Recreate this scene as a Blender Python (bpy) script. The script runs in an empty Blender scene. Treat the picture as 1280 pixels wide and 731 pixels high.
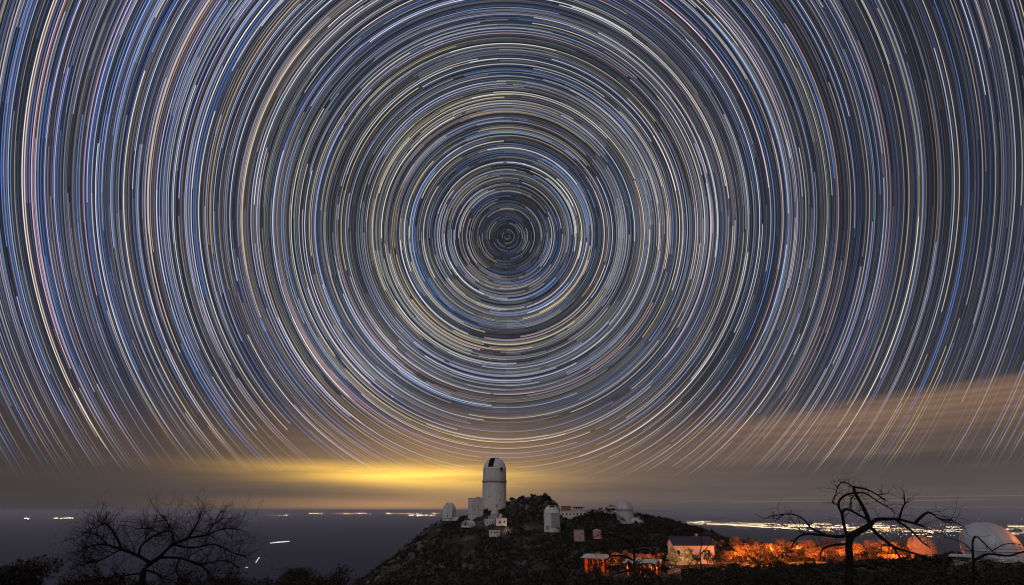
import bpy, math, random
import numpy as np
from mathutils import Vector, Matrix, noise as mnoise

# ------------------------------------------------------------------ camera
scene = bpy.context.scene
COL = scene.collection
F = 580.0                      # focal length in pixels of the 1280 px wide photograph
CX, CY = 640.0, 365.5
PITCH = math.atan((637.0 - CY) / F)
cam_data = bpy.data.cameras.new('camera')
cam_data.sensor_width = 36.0
cam_data.lens = 36.0 * F / 1280.0
cam_data.clip_start = 0.1
cam_data.clip_end = 600000.0
cam = bpy.data.objects.new('camera', cam_data)
COL.objects.link(cam)
cam.location = (0, 0, 0)
cam.rotation_euler = (math.pi / 2 + PITCH, 0, 0)
scene.camera = cam

# ------------------------------------------------------------------ exposure
scene.view_settings.view_transform = 'Standard'
scene.view_settings.look = 'None'
scene.view_settings.exposure = 0.0
scene.view_settings.gamma = 1.0
scene.cycles.max_bounces = 3
scene.cycles.diffuse_bounces = 2
scene.cycles.glossy_bounces = 1
scene.cycles.transparent_max_bounces = 4
scene.cycles.use_adaptive_sampling = False
scene.cycles.sample_clamp_indirect = 2.0
scene.cycles.pixel_filter_type = 'BLACKMAN_HARRIS'
scene.cycles.filter_width = 1.15

# ------------------------------------------------------------------ moon (the one sun lamp)
MOON_EL, MOON_AZ = math.radians(38), math.radians(-158)   # behind the camera, a little to the left
md = Vector((math.cos(MOON_EL) * math.sin(MOON_AZ), math.cos(MOON_EL) * math.cos(MOON_AZ), math.sin(MOON_EL)))
moon_l = bpy.data.lights.new('moon', 'SUN')
moon_l.energy = 0.42
moon_l.angle = math.radians(3)
moon_l.color = (1.0, 0.95, 0.90)
moon = bpy.data.objects.new('moon', moon_l)
COL.objects.link(moon)
moon.rotation_euler = (-md).to_track_quat('-Z', 'Y').to_euler()

# ------------------------------------------------------------------ night sky: turning stars, city glow, thin cloud
world = bpy.data.worlds.new('World')
scene.world = world
world.use_nodes = True
NT = world.node_tree
NT.nodes.clear()

class S:
    """a float socket with arithmetic"""
    def __init__(s, k): s.k = k
    def __add__(s, o): return m('ADD', s, o)
    __radd__ = __add__
    def __sub__(s, o): return m('SUBTRACT', s, o)
    def __rsub__(s, o): return m('SUBTRACT', o, s)
    def __mul__(s, o): return m('MULTIPLY', s, o)
    __rmul__ = __mul__
    def __truediv__(s, o): return m('DIVIDE', s, o)
    def __pow__(s, o): return m('POWER', s, o)
    def __neg__(s): return m('MULTIPLY', s, -1.0)

def put(sock, v):
    if isinstance(v, S): NT.links.new(v.k, sock)
    else: sock.default_value = v

def m(op, a, b=None, c=None, clamp=False):
    n = NT.nodes.new('ShaderNodeMath'); n.operation = op; n.use_clamp = clamp
    put(n.inputs[0], a)
    if b is not None: put(n.inputs[1], b)
    if c is not None: put(n.inputs[2], c)
    return S(n.outputs[0])

def sstep(v, a, b, lo=0.0, hi=1.0):
    n = NT.nodes.new('ShaderNodeMapRange'); n.interpolation_type = 'SMOOTHSTEP'
    put(n.inputs[0], v); n.inputs[1].default_value = a; n.inputs[2].default_value = b
    n.inputs[3].default_value = lo; n.inputs[4].default_value = hi
    return S(n.outputs[0])

def lstep(v, a, b, lo=0.0, hi=1.0):
    n = NT.nodes.new('ShaderNodeMapRange'); n.interpolation_type = 'LINEAR'; n.clamp = True
    put(n.inputs[0], v); n.inputs[1].default_value = a; n.inputs[2].default_value = b
    n.inputs[3].default_value = lo; n.inputs[4].default_value = hi
    return S(n.outputs[0])

def xyz(x, y, z=0.0):
    n = NT.nodes.new('ShaderNodeCombineXYZ')
    put(n.inputs[0], x); put(n.inputs[1], y); put(n.inputs[2], z)
    return S(n.outputs[0])

def white(x, y):
    n = NT.nodes.new('ShaderNodeTexWhiteNoise'); n.noise_dimensions = '2D'
    put(n.inputs['Vector'], xyz(x, y))
    return S(n.outputs['Value']), S(n.outputs['Color'])

def split(c):
    n = NT.nodes.new('ShaderNodeSeparateXYZ'); put(n.inputs[0], c)
    return [S(o) for o in n.outputs]

def fnoise(x, y, detail=2.0, rough=0.5):
    n = NT.nodes.new('ShaderNodeTexNoise'); n.noise_dimensions = '2D'
    put(n.inputs['Vector'], xyz(x, y)); n.inputs['Scale'].default_value = 1.0
    n.inputs['Detail'].default_value = detail; n.inputs['Roughness'].default_value = rough
    return S(n.outputs[0])

def ramp(v, stops, interp='LINEAR'):
    n = NT.nodes.new('ShaderNodeValToRGB'); put(n.inputs[0], v)
    e = n.color_ramp.elements; n.color_ramp.interpolation = interp
    while len(e) > 1: e.remove(e[-1])
    e[0].position = stops[0][0]; e[0].color = (*stops[0][1], 1)
    for p, c in stops[1:]:
        k = e.new(p); k.color = (*c, 1)
    return S(n.outputs[0])

def vscale(c, f):
    n = NT.nodes.new('ShaderNodeVectorMath'); n.operation = 'SCALE'
    put(n.inputs[0], c); put(n.inputs['Scale'], f)
    return S(n.outputs[0])

def vop(op, a, b):
    n = NT.nodes.new('ShaderNodeVectorMath'); n.operation = op
    put(n.inputs[0], a); put(n.inputs[1], b)
    return S(n.outputs[0])

def vmix(f, a, b):
    n = NT.nodes.new('ShaderNodeMix'); n.data_type = 'VECTOR'
    put(n.inputs[0], f); put(n.inputs[4], a); put(n.inputs[5], b)
    return S(n.outputs[1])

tc = NT.nodes.new('ShaderNodeTexCoord')
gen = S(tc.outputs['Generated'])
nrm = NT.nodes.new('ShaderNodeVectorMath'); nrm.operation = 'NORMALIZE'; put(nrm.inputs[0], gen)
DIR = S(nrm.outputs[0])
def dot(v):
    n = NT.nodes.new('ShaderNodeVectorMath'); n.operation = 'DOT_PRODUCT'
    put(n.inputs[0], DIR); n.inputs[1].default_value = v
    return S(n.outputs['Value'])
dx, dy, dz = split(DIR)
az = m('ARCTAN2', dx, dy) * 57.29578           # degrees from due north, east positive
el = m('ARCSINE', dz) * 57.29578               # degrees above the horizon

# the celestial pole: due north at the latitude of the mountain
LAT = PITCH + math.atan((CY - 295.5) / F)
PAZ = math.atan(-6.5 / F / (math.cos(PITCH) * 1.0))
Pv = Vector((math.cos(LAT) * math.sin(PAZ), math.cos(LAT) * math.cos(PAZ), math.sin(LAT)))
Uv = Pv.cross(Vector((0, 0, 1))).normalized()
Vv = Uv.cross(Pv).normalized()
# polar distance in radians, precise close to the pole too
pr = m('ARCTAN2', m('SQRT', dot(Uv) * dot(Uv) + dot(Vv) * dot(Vv)), dot(Pv))
th = m('ARCTAN2', dot(Uv), dot(Vv)) * (0.5 / math.pi) + 0.5      # turns round the pole

STAR = [(0.00, (0.28, 0.45, 1.0)), (0.15, (0.46, 0.64, 1.0)), (0.28, (0.68, 0.62, 1.0)), (0.42, (0.88, 0.94, 1.0)), (0.60, (1.0, 0.98, 0.96)),
        (0.74, (1.0, 0.92, 0.74)), (0.88, (1.0, 0.74, 0.40)), (1.0, (1.0, 0.62, 0.70))]

ring = pr + 0.30 * pr * pr * pr               # stars crowd closer, ring by ring, away from the pole
def trails(K, segs, halfw, power, gain, seed, chance, lmin=0.7, tint=STAR, soft=0.5):
    """stars in rings of 1/K rad about the pole; each ring cut into arcs with their own colour, length and brightness"""
    q = ring * K + seed * 7.31
    i = m('FLOOR', q)
    fq = m('FRACT', q)
    ra, rc = white(i, seed + 0.5)
    r1, r2, r3 = split(rc)
    u = m('FRACT', th + ra) * float(segs)
    s = m('FLOOR', u); fu = m('FRACT', u)
    va, vc = white(i, s + seed * 13.0 + 2.5)
    v1, v2, v3 = split(vc)
    off = m('ABSOLUTE', fq - (0.3 + 0.4 * v3))
    line = sstep(off, halfw * soft, halfw, 1.0, 0.0)
    on = m('LESS_THAN', fu, lmin + (1.0 - lmin) * v2)
    alive = m('LESS_THAN', va, chance)
    b = (v1 ** power) * gain
    return vscale(ramp(m('FRACT', va * 17.0 + v3), tint), line * on * alive * b)

faint_t = trails(470, 4, 0.38, 1.9, 0.135, 1, 1.1, 1.01, soft=0.7)
faint_t = vop('ADD', faint_t, trails(337, 4, 0.30, 2.1, 0.185, 2, 1.1, 1.01, soft=0.7))
faint_t = vop('ADD', faint_t, trails(233, 5, 0.21, 2.3, 0.42, 3, 0.95, 1.01, soft=0.7))
wide = trails(74, 7, 0.45, 2.2, 0.105, 4, 0.6, 0.6, [(0, (0.16, 0.36, 1.0)), (0.45, (0.30, 0.50, 1.0)), (0.7, (0.70, 0.5, 0.95)), (0.85, (0.9, 0.8, 0.35)), (1, (1.0, 0.5, 0.4))], 0.1)
faint_t = vop('ADD', faint_t, wide)
gapq = ring * 118.0                                            # poorer and richer rings between
ga, gb = white(m('FLOOR', gapq), m('FLOOR', th * 5.0 + m('FLOOR', gapq) * 0.37) + 31.5)
faint_t = vscale(faint_t, 0.34 + 0.98 * ga)
bright_t = trails(187, 5, 0.145, 2.7, 1.75, 5, 0.8, 0.86, soft=0.6)
bright_t = vop('ADD', bright_t, trails(113, 5, 0.094, 2.4, 2.0, 6, 0.7, 0.82, soft=0.6))
bright_t = vop('ADD', bright_t, trails(47, 5, 0.046, 1.6, 2.8, 7, 0.45, 0.80, soft=0.6))

# the Milky Way side is richer in stars, the other thinner; the pole itself is poor
rich = fnoise(pr * 2.2 + 3.1, m('SINE', (th - 0.18) * 6.2832) * 0.9 + 5.0, 2.0, 0.55)
rich = lstep(rich, 0.30, 0.72, 0.55, 1.30)
rich = rich * sstep(pr, 0.0, 0.20, 0.09, 1.0)
side = lstep(az, -55.0, 58.0, 1.20, 0.50)
gaing = rich * side * sstep(pr, 0.50, 1.0, 1.0, 0.70)
# air near the horizon swallows the stars, the faint ones first
wob = fnoise(az * 0.05, el * 0.25 + 9.0, 2.0) * 3.0 - 1.5
elw = el + wob
ext_b = sstep(elw, 2.3, 9.0)
ext_f = sstep(elw, 4.5, 18.0)
faint_t = vop('MULTIPLY', faint_t, vmix(sstep(pr, 0.25, 0.75), xyz(0.98, 1.02, 1.0), xyz(0.85, 0.92, 1.16)))
stars = vop('ADD', vscale(faint_t, ext_f * gaing), vscale(bright_t, ext_b * (0.4 + 0.6 * gaing) * sstep(pr, 0.0, 0.17, 0.68, 1.0)))

hs = NT.nodes.new('ShaderNodeHueSaturation'); hs.inputs['Saturation'].default_value = 1.30; hs.inputs['Value'].default_value = 1.04
put(hs.inputs['Color'], stars); stars = S(hs.outputs[0])
# --- glow of far cities in the haze, and flat cloud sheets
def blob(a0, e0, sa, se):
    p = (az - a0) / sa; q = (el - e0) / se
    return m('EXPONENT', (p * p + q * q) * -1.0)
def col(c, f): return vscale(xyz(*c), f)

st = fnoise(az * 0.045, el * 0.9 + 3.0, 4.0, 0.55)          # streaky stratus
st2 = fnoise(az * 0.03 + 7.0, el * 2.6, 3.0, 0.5)
haze = m('EXPONENT', m('MAXIMUM', el, 0.0) * (-1.0 / 5.6))
base = col((0.0125, 0.0140, 0.0200), 1.0)
glow = vop('ADD', base, col((0.098, 0.078, 0.070), haze * sstep(el, 0.0, 1.2, 0.80, 1.0) * sstep(az, -60.0, 10.0, 0.36, 1.0) * lstep(st, 0.3, 0.7, 0.86, 1.14)))
glow = vop('ADD', glow, col((0.165, 0.092, 0.036), blob(-8.0, 4.6, 19.0, 4.2) * lstep(st, 0.3, 0.7, 0.8, 1.2)))
glow = vop('ADD', glow, col((0.070, 0.037, 0.015), blob(-2.0, 6.0, 40.0, 4.0)))
core = blob(-12.5, 3.7, 9.0, 1.0) + 0.24 * blob(-21.0, 3.9, 10.0, 0.9) + 0.30 * blob(-5.0, 3.0, 10.0, 1.5)
glow = vop('ADD', glow, col((1.0, 0.56, 0.04), core * 1.12 * lstep(st, 0.35, 0.62, 0.7, 1.1)))
glow = vop('ADD', glow, col((0.30, 0.135, 0.03), blob(-13.0, 0.4, 13.0, 0.75)))
# the bank of cloud in the east, lit from the city below
edge = el - (az * 0.07 + 6.9) + (st - 0.5) * 1.4
bank = sstep(edge, -0.9, 0.9, 1.0, 0.0) * sstep(edge, -6.0, -0.6) * sstep(az, 15.0, 37.0)
glow = vop('ADD', glow, col((0.165, 0.088, 0.040), bank * lstep(st2, 0.3, 0.7, 0.7, 1.1)))
stars = vscale(stars, 1.0 - bank * 0.55)
# thin level streaks low in the haze
li = m('FLOOR', el * 7.0); lf = m('ABSOLUTE', m('FRACT', el * 7.0) - 0.5)
lv, lc = white(li, m('FLOOR', az * 0.05 + li * 0.37) + 0.5)
streak = m('GREATER_THAN', lv, 0.50) * sstep(lf, 0.05, 0.3, 1.0, 0.0) * (lv ** 4.0)
streak = streak * sstep(el, 1.9, 0.7) * sstep(el, 0.05, 0.3) * sstep(az, 3.0, 9.0)
glow = vop('ADD', glow, col((0.22, 0.15, 0.10), streak))

sky = NT.nodes.new('ShaderNodeTexSky')
sky.sky_type = 'NISHITA'; sky.sun_disc = False
sky.sun_elevation = MOON_EL; sky.sun_rotation = MOON_AZ
moonlit = vscale(S(sky.outputs[0]), 0.0012)
total = vop('ADD', vop('ADD', stars, glow), moonlit)
bg = NT.nodes.new('ShaderNodeBackground'); put(bg.inputs[0], total); bg.inputs[1].default_value = 1.0
wo = NT.nodes.new('ShaderNodeOutputWorld'); NT.links.new(bg.outputs[0], wo.inputs[0])
world.cycles.sampling_method = 'MANUAL'
world.cycles.sample_map_resolution = 512

# ------------------------------------------------------------------ helpers: places, materials, meshes
HAZE_DENSITY = 1.7e-5
CP, SP = math.cos(PITCH), math.sin(PITCH)
def P(x, y, d):
    """point seen in the photograph at (x, y), at horizontal distance d metres"""
    cx, cy = (x - CX) / F, (CY - y) / F
    X, Y, Z = cx, CP - SP * cy, SP + CP * cy
    k = d / math.hypot(X, Y)
    return Vector((X * k, Y * k, Z * k))
def mpp(x, y, d):
    """metres per photograph pixel there: across, upward"""
    cx, cy = (x - CX) / F, (CY - y) / F
    k = d / math.hypot(cx, CP - SP * cy)
    return k / F, (P(x, y - 1, d).z - P(x, y, d).z)

def mat(name, c1, c2=None, scale=1.0, rough=0.85, bump=0.0, emit=None, detail=4.0, coord='Object', metallic=0.0, stretch=None, sharp=(0.35, 0.65)):
    M = bpy.data.materials.new(name); M.use_nodes = True
    nt = M.node_tree; b = nt.nodes['Principled BSDF']
    b.inputs['Roughness'].default_value = rough
    b.inputs['Metallic'].default_value = metallic
    b.inputs['Specular IOR Level'].default_value = 0.25
    if c2 is None: c2 = tuple(0.8 * c for c in c1)
    t = nt.nodes.new('ShaderNodeTexCoord'); mp = nt.nodes.new('ShaderNodeMapping')
    nt.links.new(t.outputs[coord], mp.inputs[0])
    if coord == 'Object' or coord == 'Generated':
        mp.inputs['Scale'].default_value = stretch or (1, 1, 1)
    n = nt.nodes.new('ShaderNodeTexNoise'); n.inputs['Scale'].default_value = scale; n.inputs['Detail'].default_value = detail
    nt.links.new(mp.outputs[0], n.inputs['Vector'])
    r = nt.nodes.new('ShaderNodeValToRGB'); r.color_ramp.elements[0].position, r.color_ramp.elements[1].position = sharp
    r.color_ramp.elements[0].color = (*c1, 1); r.color_ramp.elements[1].color = (*c2, 1)
    nt.links.new(n.outputs[0], r.inputs[0]); nt.links.new(r.outputs[0], b.inputs['Base Color'])
    if bump:
        bp = nt.nodes.new('ShaderNodeBump'); bp.inputs['Strength'].default_value = 0.6; bp.inputs['Distance'].default_value = bump
        nt.links.new(n.outputs[0], bp.inputs['Height']); nt.links.new(bp.outputs[0], b.inputs['Normal'])
    if emit:
        b.inputs['Emission Color'].default_value = (*emit[0], 1); b.inputs['Emission Strength'].default_value = emit[1]
    return M

def leafmat(name, c1, c2):
    M = bpy.data.materials.new(name); M.use_nodes = True
    nt = M.node_tree; b = nt.nodes['Principled BSDF']
    b.inputs['Roughness'].default_value = 0.8; b.inputs['Specular IOR Level'].default_value = 0.2
    g = nt.nodes.new('ShaderNodeNewGeometry'); r = nt.nodes.new('ShaderNodeValToRGB')
    r.color_ramp.elements[0].color = (*c1, 1); r.color_ramp.elements[1].color = (*c2, 1)
    nt.links.new(g.outputs['Random Per Island'], r.inputs[0]); nt.links.new(r.outputs[0], b.inputs['Base Color'])
    return M

def glowmat(name, color, strength, sampled=False):
    M = bpy.data.materials.new(name); M.use_nodes = True
    nt = M.node_tree; nt.nodes.clear()
    e = nt.nodes.new('ShaderNodeEmission'); e.inputs[0].default_value = (*color, 1); e.inputs[1].default_value = strength
    o = nt.nodes.new('ShaderNodeOutputMaterial'); nt.links.new(e.outputs[0], o.inputs[0])
    if not sampled: M.cycles.emission_sampling = 'NONE'
    return M

WHITE = mat('white_paint', (0.80, 0.79, 0.76), (0.64, 0.63, 0.60), 0.35, 0.6, stretch=(1, 1, 0.25))
WHITE2 = mat('weathered_white_paint', (0.76, 0.74, 0.71), (0.60, 0.585, 0.56), 0.5, 0.7, stretch=(1, 1, 0.2))
GREY = mat('grey_panel', (0.42, 0.42, 0.43), (0.30, 0.30, 0.31), 0.6, 0.6)
DARK = mat('dark_metal', (0.035, 0.035, 0.04), (0.02, 0.02, 0.022), 2.0, 0.5)
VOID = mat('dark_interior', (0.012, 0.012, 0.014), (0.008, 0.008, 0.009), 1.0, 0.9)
CONC = mat('concrete', (0.36, 0.34, 0.32), (0.24, 0.23, 0.21), 0.8, 0.9)
STEEL = mat('aluminium_dome', (0.60, 0.61, 0.63), (0.50, 0.51, 0.53), 0.25, 0.5, metallic=0.1, stretch=(1, 1, 0.3))
PINK = mat('faded_pink_paint', (0.62, 0.42, 0.38), (0.46, 0.31, 0.28), 1.0, 0.8)
BLUEROOF = mat('slate_blue_roof', (0.045, 0.065, 0.11), (0.030, 0.045, 0.078), 1.5, 0.55, stretch=(1, 0.2, 1))
BRICKY = mat('red_brown_wall', (0.40, 0.16, 0.10), (0.24, 0.09, 0.06), 3.0, 0.9)
GLASS = mat('window_glass', (0.02, 0.025, 0.03), (0.015, 0.018, 0.02), 1.0, 0.12)
BARK = mat('dead_bark', (0.016, 0.013, 0.012), (0.008, 0.007, 0.006), 14.0, 0.95, 0.01)
TRUNK = mat('live_bark', (0.10, 0.075, 0.055), (0.05, 0.038, 0.03), 6.0, 0.95)
LEAF = leafmat('oak_leaves', (0.03, 0.034, 0.017), (0.11, 0.11, 0.055))
LEAFD = leafmat('dark_scrub_leaves', (0.012, 0.013, 0.009), (0.060, 0.056, 0.036))
LEAFN = leafmat('near_scrub_leaves', (0.014, 0.013, 0.010), (0.072, 0.062, 0.044))
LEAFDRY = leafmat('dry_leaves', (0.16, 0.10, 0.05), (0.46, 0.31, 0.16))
LEAFPALE = leafmat('pale_bush_leaves', (0.30, 0.25, 0.12), (0.68, 0.58, 0.34))
TWIG = leafmat('dry_twigs', (0.016, 0.013, 0.011), (0.06, 0.05, 0.04))
ROCK = mat('rock', (0.17, 0.15, 0.14), (0.055, 0.048, 0.042), 0.35, 0.95, 0.3)

class MB:
    def __init__(s): s.v = []; s.f = []
    def add(s, vs, fs):
        o = len(s.v); s.v += [tuple(v) for v in vs]; s.f += [tuple(i + o for i in f) for f in fs]
    def box(s, x0, x1, y0, y1, z0, z1):
        s.add([(x0, y0, z0), (x1, y0, z0), (x1, y1, z0), (x0, y1, z0), (x0, y0, z1), (x1, y0, z1), (x1, y1, z1), (x0, y1, z1)],
              [(0, 3, 2, 1), (4, 5, 6, 7), (0, 1, 5, 4), (1, 2, 6, 5), (2, 3, 7, 6), (3, 0, 4, 7)]); return s
    def lathe(s, prof, n=40, cx=0, cy=0, cap=True):
        vs = []; fs = []
        for (r, z) in prof:
            for k in range(n):
                a = 2 * math.pi * k / n; vs.append((cx + r * math.cos(a), cy + r * math.sin(a), z))
        for j in range(len(prof) - 1):
            for k in range(n):
                fs.append((j * n + k, j * n + (k + 1) % n, (j + 1) * n + (k + 1) % n, (j + 1) * n + k))
        if cap:
            fs.append(tuple(range(n - 1, -1, -1))); fs.append(tuple(range((len(prof) - 1) * n, len(prof) * n)))
        s.add(vs, fs); return s
    def prism(s, pts, y0, y1):
        """outline (x, z) extruded along y"""
        n = len(pts)
        s.add([(x, y0, z) for x, z in pts] + [(x, y1, z) for x, z in pts],
              [tuple(range(n)), tuple(range(2 * n - 1, n - 1, -1))] + [(i, i + n, (i + 1) % n + n, (i + 1) % n) for i in range(n)]); return s
    def tube(s, pts, rad, n=6):
        pts = [Vector(p) for p in pts]; vs = []; fs = []; L = len(pts)
        up = Vector((0.3, 0.2, 1)).normalized()
        for i, p in enumerate(pts):
            t = (pts[min(i + 1, L - 1)] - pts[max(i - 1, 0)]).normalized()
            a = t.cross(up)
            if a.length < 0.05: a = t.cross(Vector((1, 0, 0)))
            a.normalize(); b = t.cross(a)
            r = rad[i] if isinstance(rad, (list, tuple)) else rad
            for k in range(n):
                q = 2 * math.pi * k / n; vs.append(p + a * (r * math.cos(q)) + b * (r * math.sin(q)))
        for i in range(L - 1):
            for k in range(n):
                fs.append((i * n + k, i * n + (k + 1) % n, (i + 1) * n + (k + 1) % n, (i + 1) * n + k))
        fs.append(tuple(range(n - 1, -1, -1))); fs.append(tuple(range((L - 1) * n, L * n)))
        s.add(vs, fs); return s
    def build(s, name, material, parent=None, smooth=False):
        me = bpy.data.meshes.new(name); me.from_pydata(s.v, [], s.f); me.update()
        return link(name, me, material, parent, smooth)

def link(name, me, material, parent=None, smooth=False):
    o = bpy.data.objects.new(name, me); COL.objects.link(o)
    if material: me.materials.append(material)
    if smooth: me.shade_smooth()
    if parent: o.parent = parent
    return o
def soft(o, angle=40):
    o.data.shade_smooth()
    try: o.data.set_sharp_from_angle(angle=math.radians(angle))
    except Exception: pass
    return o
def tag(o, label, cat, group=None):
    o['label'] = label; o['category'] = cat
    if group: o['group'] = group
    return o
def thing(name, label, cat, px, py, d, yaw=0.0, group=None):
    """an Empty at the thing's base, its local -Y turned to the viewpoint; also metres per pixel across and upward"""
    p = P(px, py, d)
    o = bpy.data.objects.new(name, None); COL.objects.link(o)
    o.location = p; o.rotation_euler = (0, 0, -math.atan2(p.x, p.y) + math.radians(yaw))
    tag(o, label, cat, group)
    s, v = mpp(px, py, d)
    return o, s, v

def quads(name, cen, size, material, rng, parent=None, aspect=0.6):
    """many small leaf faces in one mesh"""
    n = len(cen); cen = np.asarray(cen, float)
    a = rng.normal(size=(n, 3)); a /= np.linalg.norm(a, axis=1)[:, None]
    b = np.cross(a, rng.normal(size=(n, 3))); b /= np.linalg.norm(b, axis=1)[:, None]
    sz = np.broadcast_to(np.asarray(size, float), (n,))[:, None] * (0.6 + 0.8 * rng.random((n, 1)))
    a = a * sz * 0.5; b = b * sz * 0.5 * aspect
    v = np.stack([cen - a, cen - b, cen + a, cen + b], axis=1).reshape(-1, 3)
    me = bpy.data.meshes.new(name)
    me.vertices.add(4 * n); me.vertices.foreach_set('co', v.ravel())
    me.loops.add(4 * n); me.loops.foreach_set('vertex_index', np.arange(4 * n, dtype=np.int32))
    me.polygons.add(n); me.polygons.foreach_set('loop_start', np.arange(0, 4 * n, 4, dtype=np.int32))
    me.update(calc_edges=True)
    return link(name, me, material, parent)

# ------------------------------------------------------------------ terrain
DS = [30, 60, 120, 200, 260, 320, 420, 500, 560, 620, 680, 760]
left = [752, 772, 792, 805, 812, 822, 832, 842, 852, 862, 872, 882]
COLS = {
    -200: left, 100: left, 300: left, 400: left,
    435: [750, 767, 782, 793, 798, 800, 795, 780, 760, 742, 752, 805],
    455: [750, 765, 780, 790, 795, 795, 785, 765, 742, 722, 732, 800],
    500: [750, 765, 780, 790, 795, 795, 775, 738, 706, 686, 700, 790],
    545: [750, 765, 780, 790, 790, 785, 760, 715, 678, 652, 650, 760],
    575: [750, 765, 780, 790, 790, 780, 745, 700, 668, 650, 646, 720],
    600: [745, 765, 780, 785, 785, 775, 735, 692, 666, 639, 632, 690],
    640: [742, 762, 778, 785, 780, 770, 730, 688, 664, 637, 620, 650],
    670: [740, 760, 775, 780, 775, 765, 725, 686, 664, 640, 612, 635],
    690: [740, 758, 773, 775, 770, 758, 720, 684, 664, 646, 612, 640],
    708: [740, 750, 755, 745, 735, 722, 696, 676, 664, 652, 643, 690],
    740: [740, 742, 734, 717, 705, 693, 674, 657, 649, 643, 641, 700],
    800: [738, 738, 730, 717, 702, 690, 667, 651, 647, 644, 644, 700],
    850: [736, 738, 732, 711, 698, 688, 674, 662, 656, 652, 660, 720],
    890: [735, 735, 728, 711, 699, 686, 676, 668, 665, 670, 690, 740],
    950: [735, 730, 722, 712, 696, 680, 682, 694, 712, 725, 740, 760],
    1050: [733, 722, 712, 706, 697, 683, 715, 735, 748, 758, 768, 780],
    1150: [732, 718, 707, 702, 696, 686, 718, 735, 748, 758, 768, 780],
    1240: [728, 710, 694, 694, 700, 710, 730, 745, 755, 765, 775, 785],
    1400: [726, 708, 694, 696, 702, 712, 732, 745, 755, 765, 775, 785],
}
def _table():
    xs = sorted(COLS); azs = []; rows = []
    lg = np.log(np.array([0.5, 6, 13] + DS + [1000, 1600, 3200, 6000.0]))
    for x in xs:
        p = P(x, 680, 100); azs.append(math.atan2(p.x, p.y))
        far = [-105, -420, -1030, -1100]
        if x < 430: far[0] = -150
        hs = [-1.7, -1.72, -2.0] + [P(x, py, d).z for py, d in zip(COLS[x], DS)] + far
        rows.append(hs)
    return np.array(azs), lg, np.array(rows)
AZ_T, LG_T, H_T = _table()
DENSE_L = np.linspace(LG_T[0], LG_T[-1], 700)
_t = np.array([np.interp(DENSE_L, LG_T, r) for r in H_T])
DENSE_A = np.linspace(AZ_T[0], AZ_T[-1], 360)
_g = np.array([np.interp(DENSE_A, AZ_T, _t[:, j]) for j in range(_t.shape[1])]).T
k = np.ones(9) / 9                                              # smooth the creases of the table a little
_g = np.apply_along_axis(lambda r: np.convolve(np.pad(r, 4, 'edge'), k, 'valid'), 1, _g)
_g = np.apply_along_axis(lambda r: np.convolve(np.pad(r, 2, 'edge'), np.ones(5) / 5, 'valid'), 0, _g)
def ground0(x, y):
    x = np.asarray(x, float); y = np.asarray(y, float)
    a = np.clip(np.arctan2(x, y), DENSE_A[0], DENSE_A[-1]); l = np.clip(np.log(np.hypot(x, y) + 1e-6), DENSE_L[0], DENSE_L[-1])
    fa = (a - DENSE_A[0]) / (DENSE_A[1] - DENSE_A[0]); fl = (l - DENSE_L[0]) / (DENSE_L[1] - DENSE_L[0])
    i = np.clip(fa.astype(int), 0, len(DENSE_A) - 2); j = np.clip(fl.astype(int), 0, len(DENSE_L) - 2)
    u = fa - i; w = fl - j
    return (_g[i, j] * (1 - u) + _g[i + 1, j] * u) * (1 - w) + (_g[i, j + 1] * (1 - u) + _g[i + 1, j + 1] * u) * w
def vnoise(x, y, seed=0):
    xi = np.floor(x).astype(np.int64); yi = np.floor(y).astype(np.int64); u = x - xi; w = y - yi
    u = u * u * (3 - 2 * u); w = w * w * (3 - 2 * w)
    def h(a, b):
        n = (a * 374761393 + b * 668265263 + seed * 974634777) & 0xffffffff
        n = ((n ^ (n >> 13)) * 1274126177) & 0xffffffff
        return ((n ^ (n >> 16)) & 0xffff) / 65535.0
    return (h(xi, yi) * (1 - u) + h(xi + 1, yi) * u) * (1 - w) + (h(xi, yi + 1) * (1 - u) + h(xi + 1, yi + 1) * u) * w
def ground(x, y):
    x = np.asarray(x, float); y = np.asarray(y, float); d = np.hypot(x, y)
    amp = np.clip((d - 5) * 0.0075, 0, 4.0)
    n = (vnoise(x / 34, y / 34, 1) - .5) * 1.0 + (vnoise(x / 12, y / 12, 2) - .5) * 0.8 + (vnoise(x / 4.5, y / 4.5, 3) - .5) * 0.45
    return ground0(x, y) + amp * n

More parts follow.
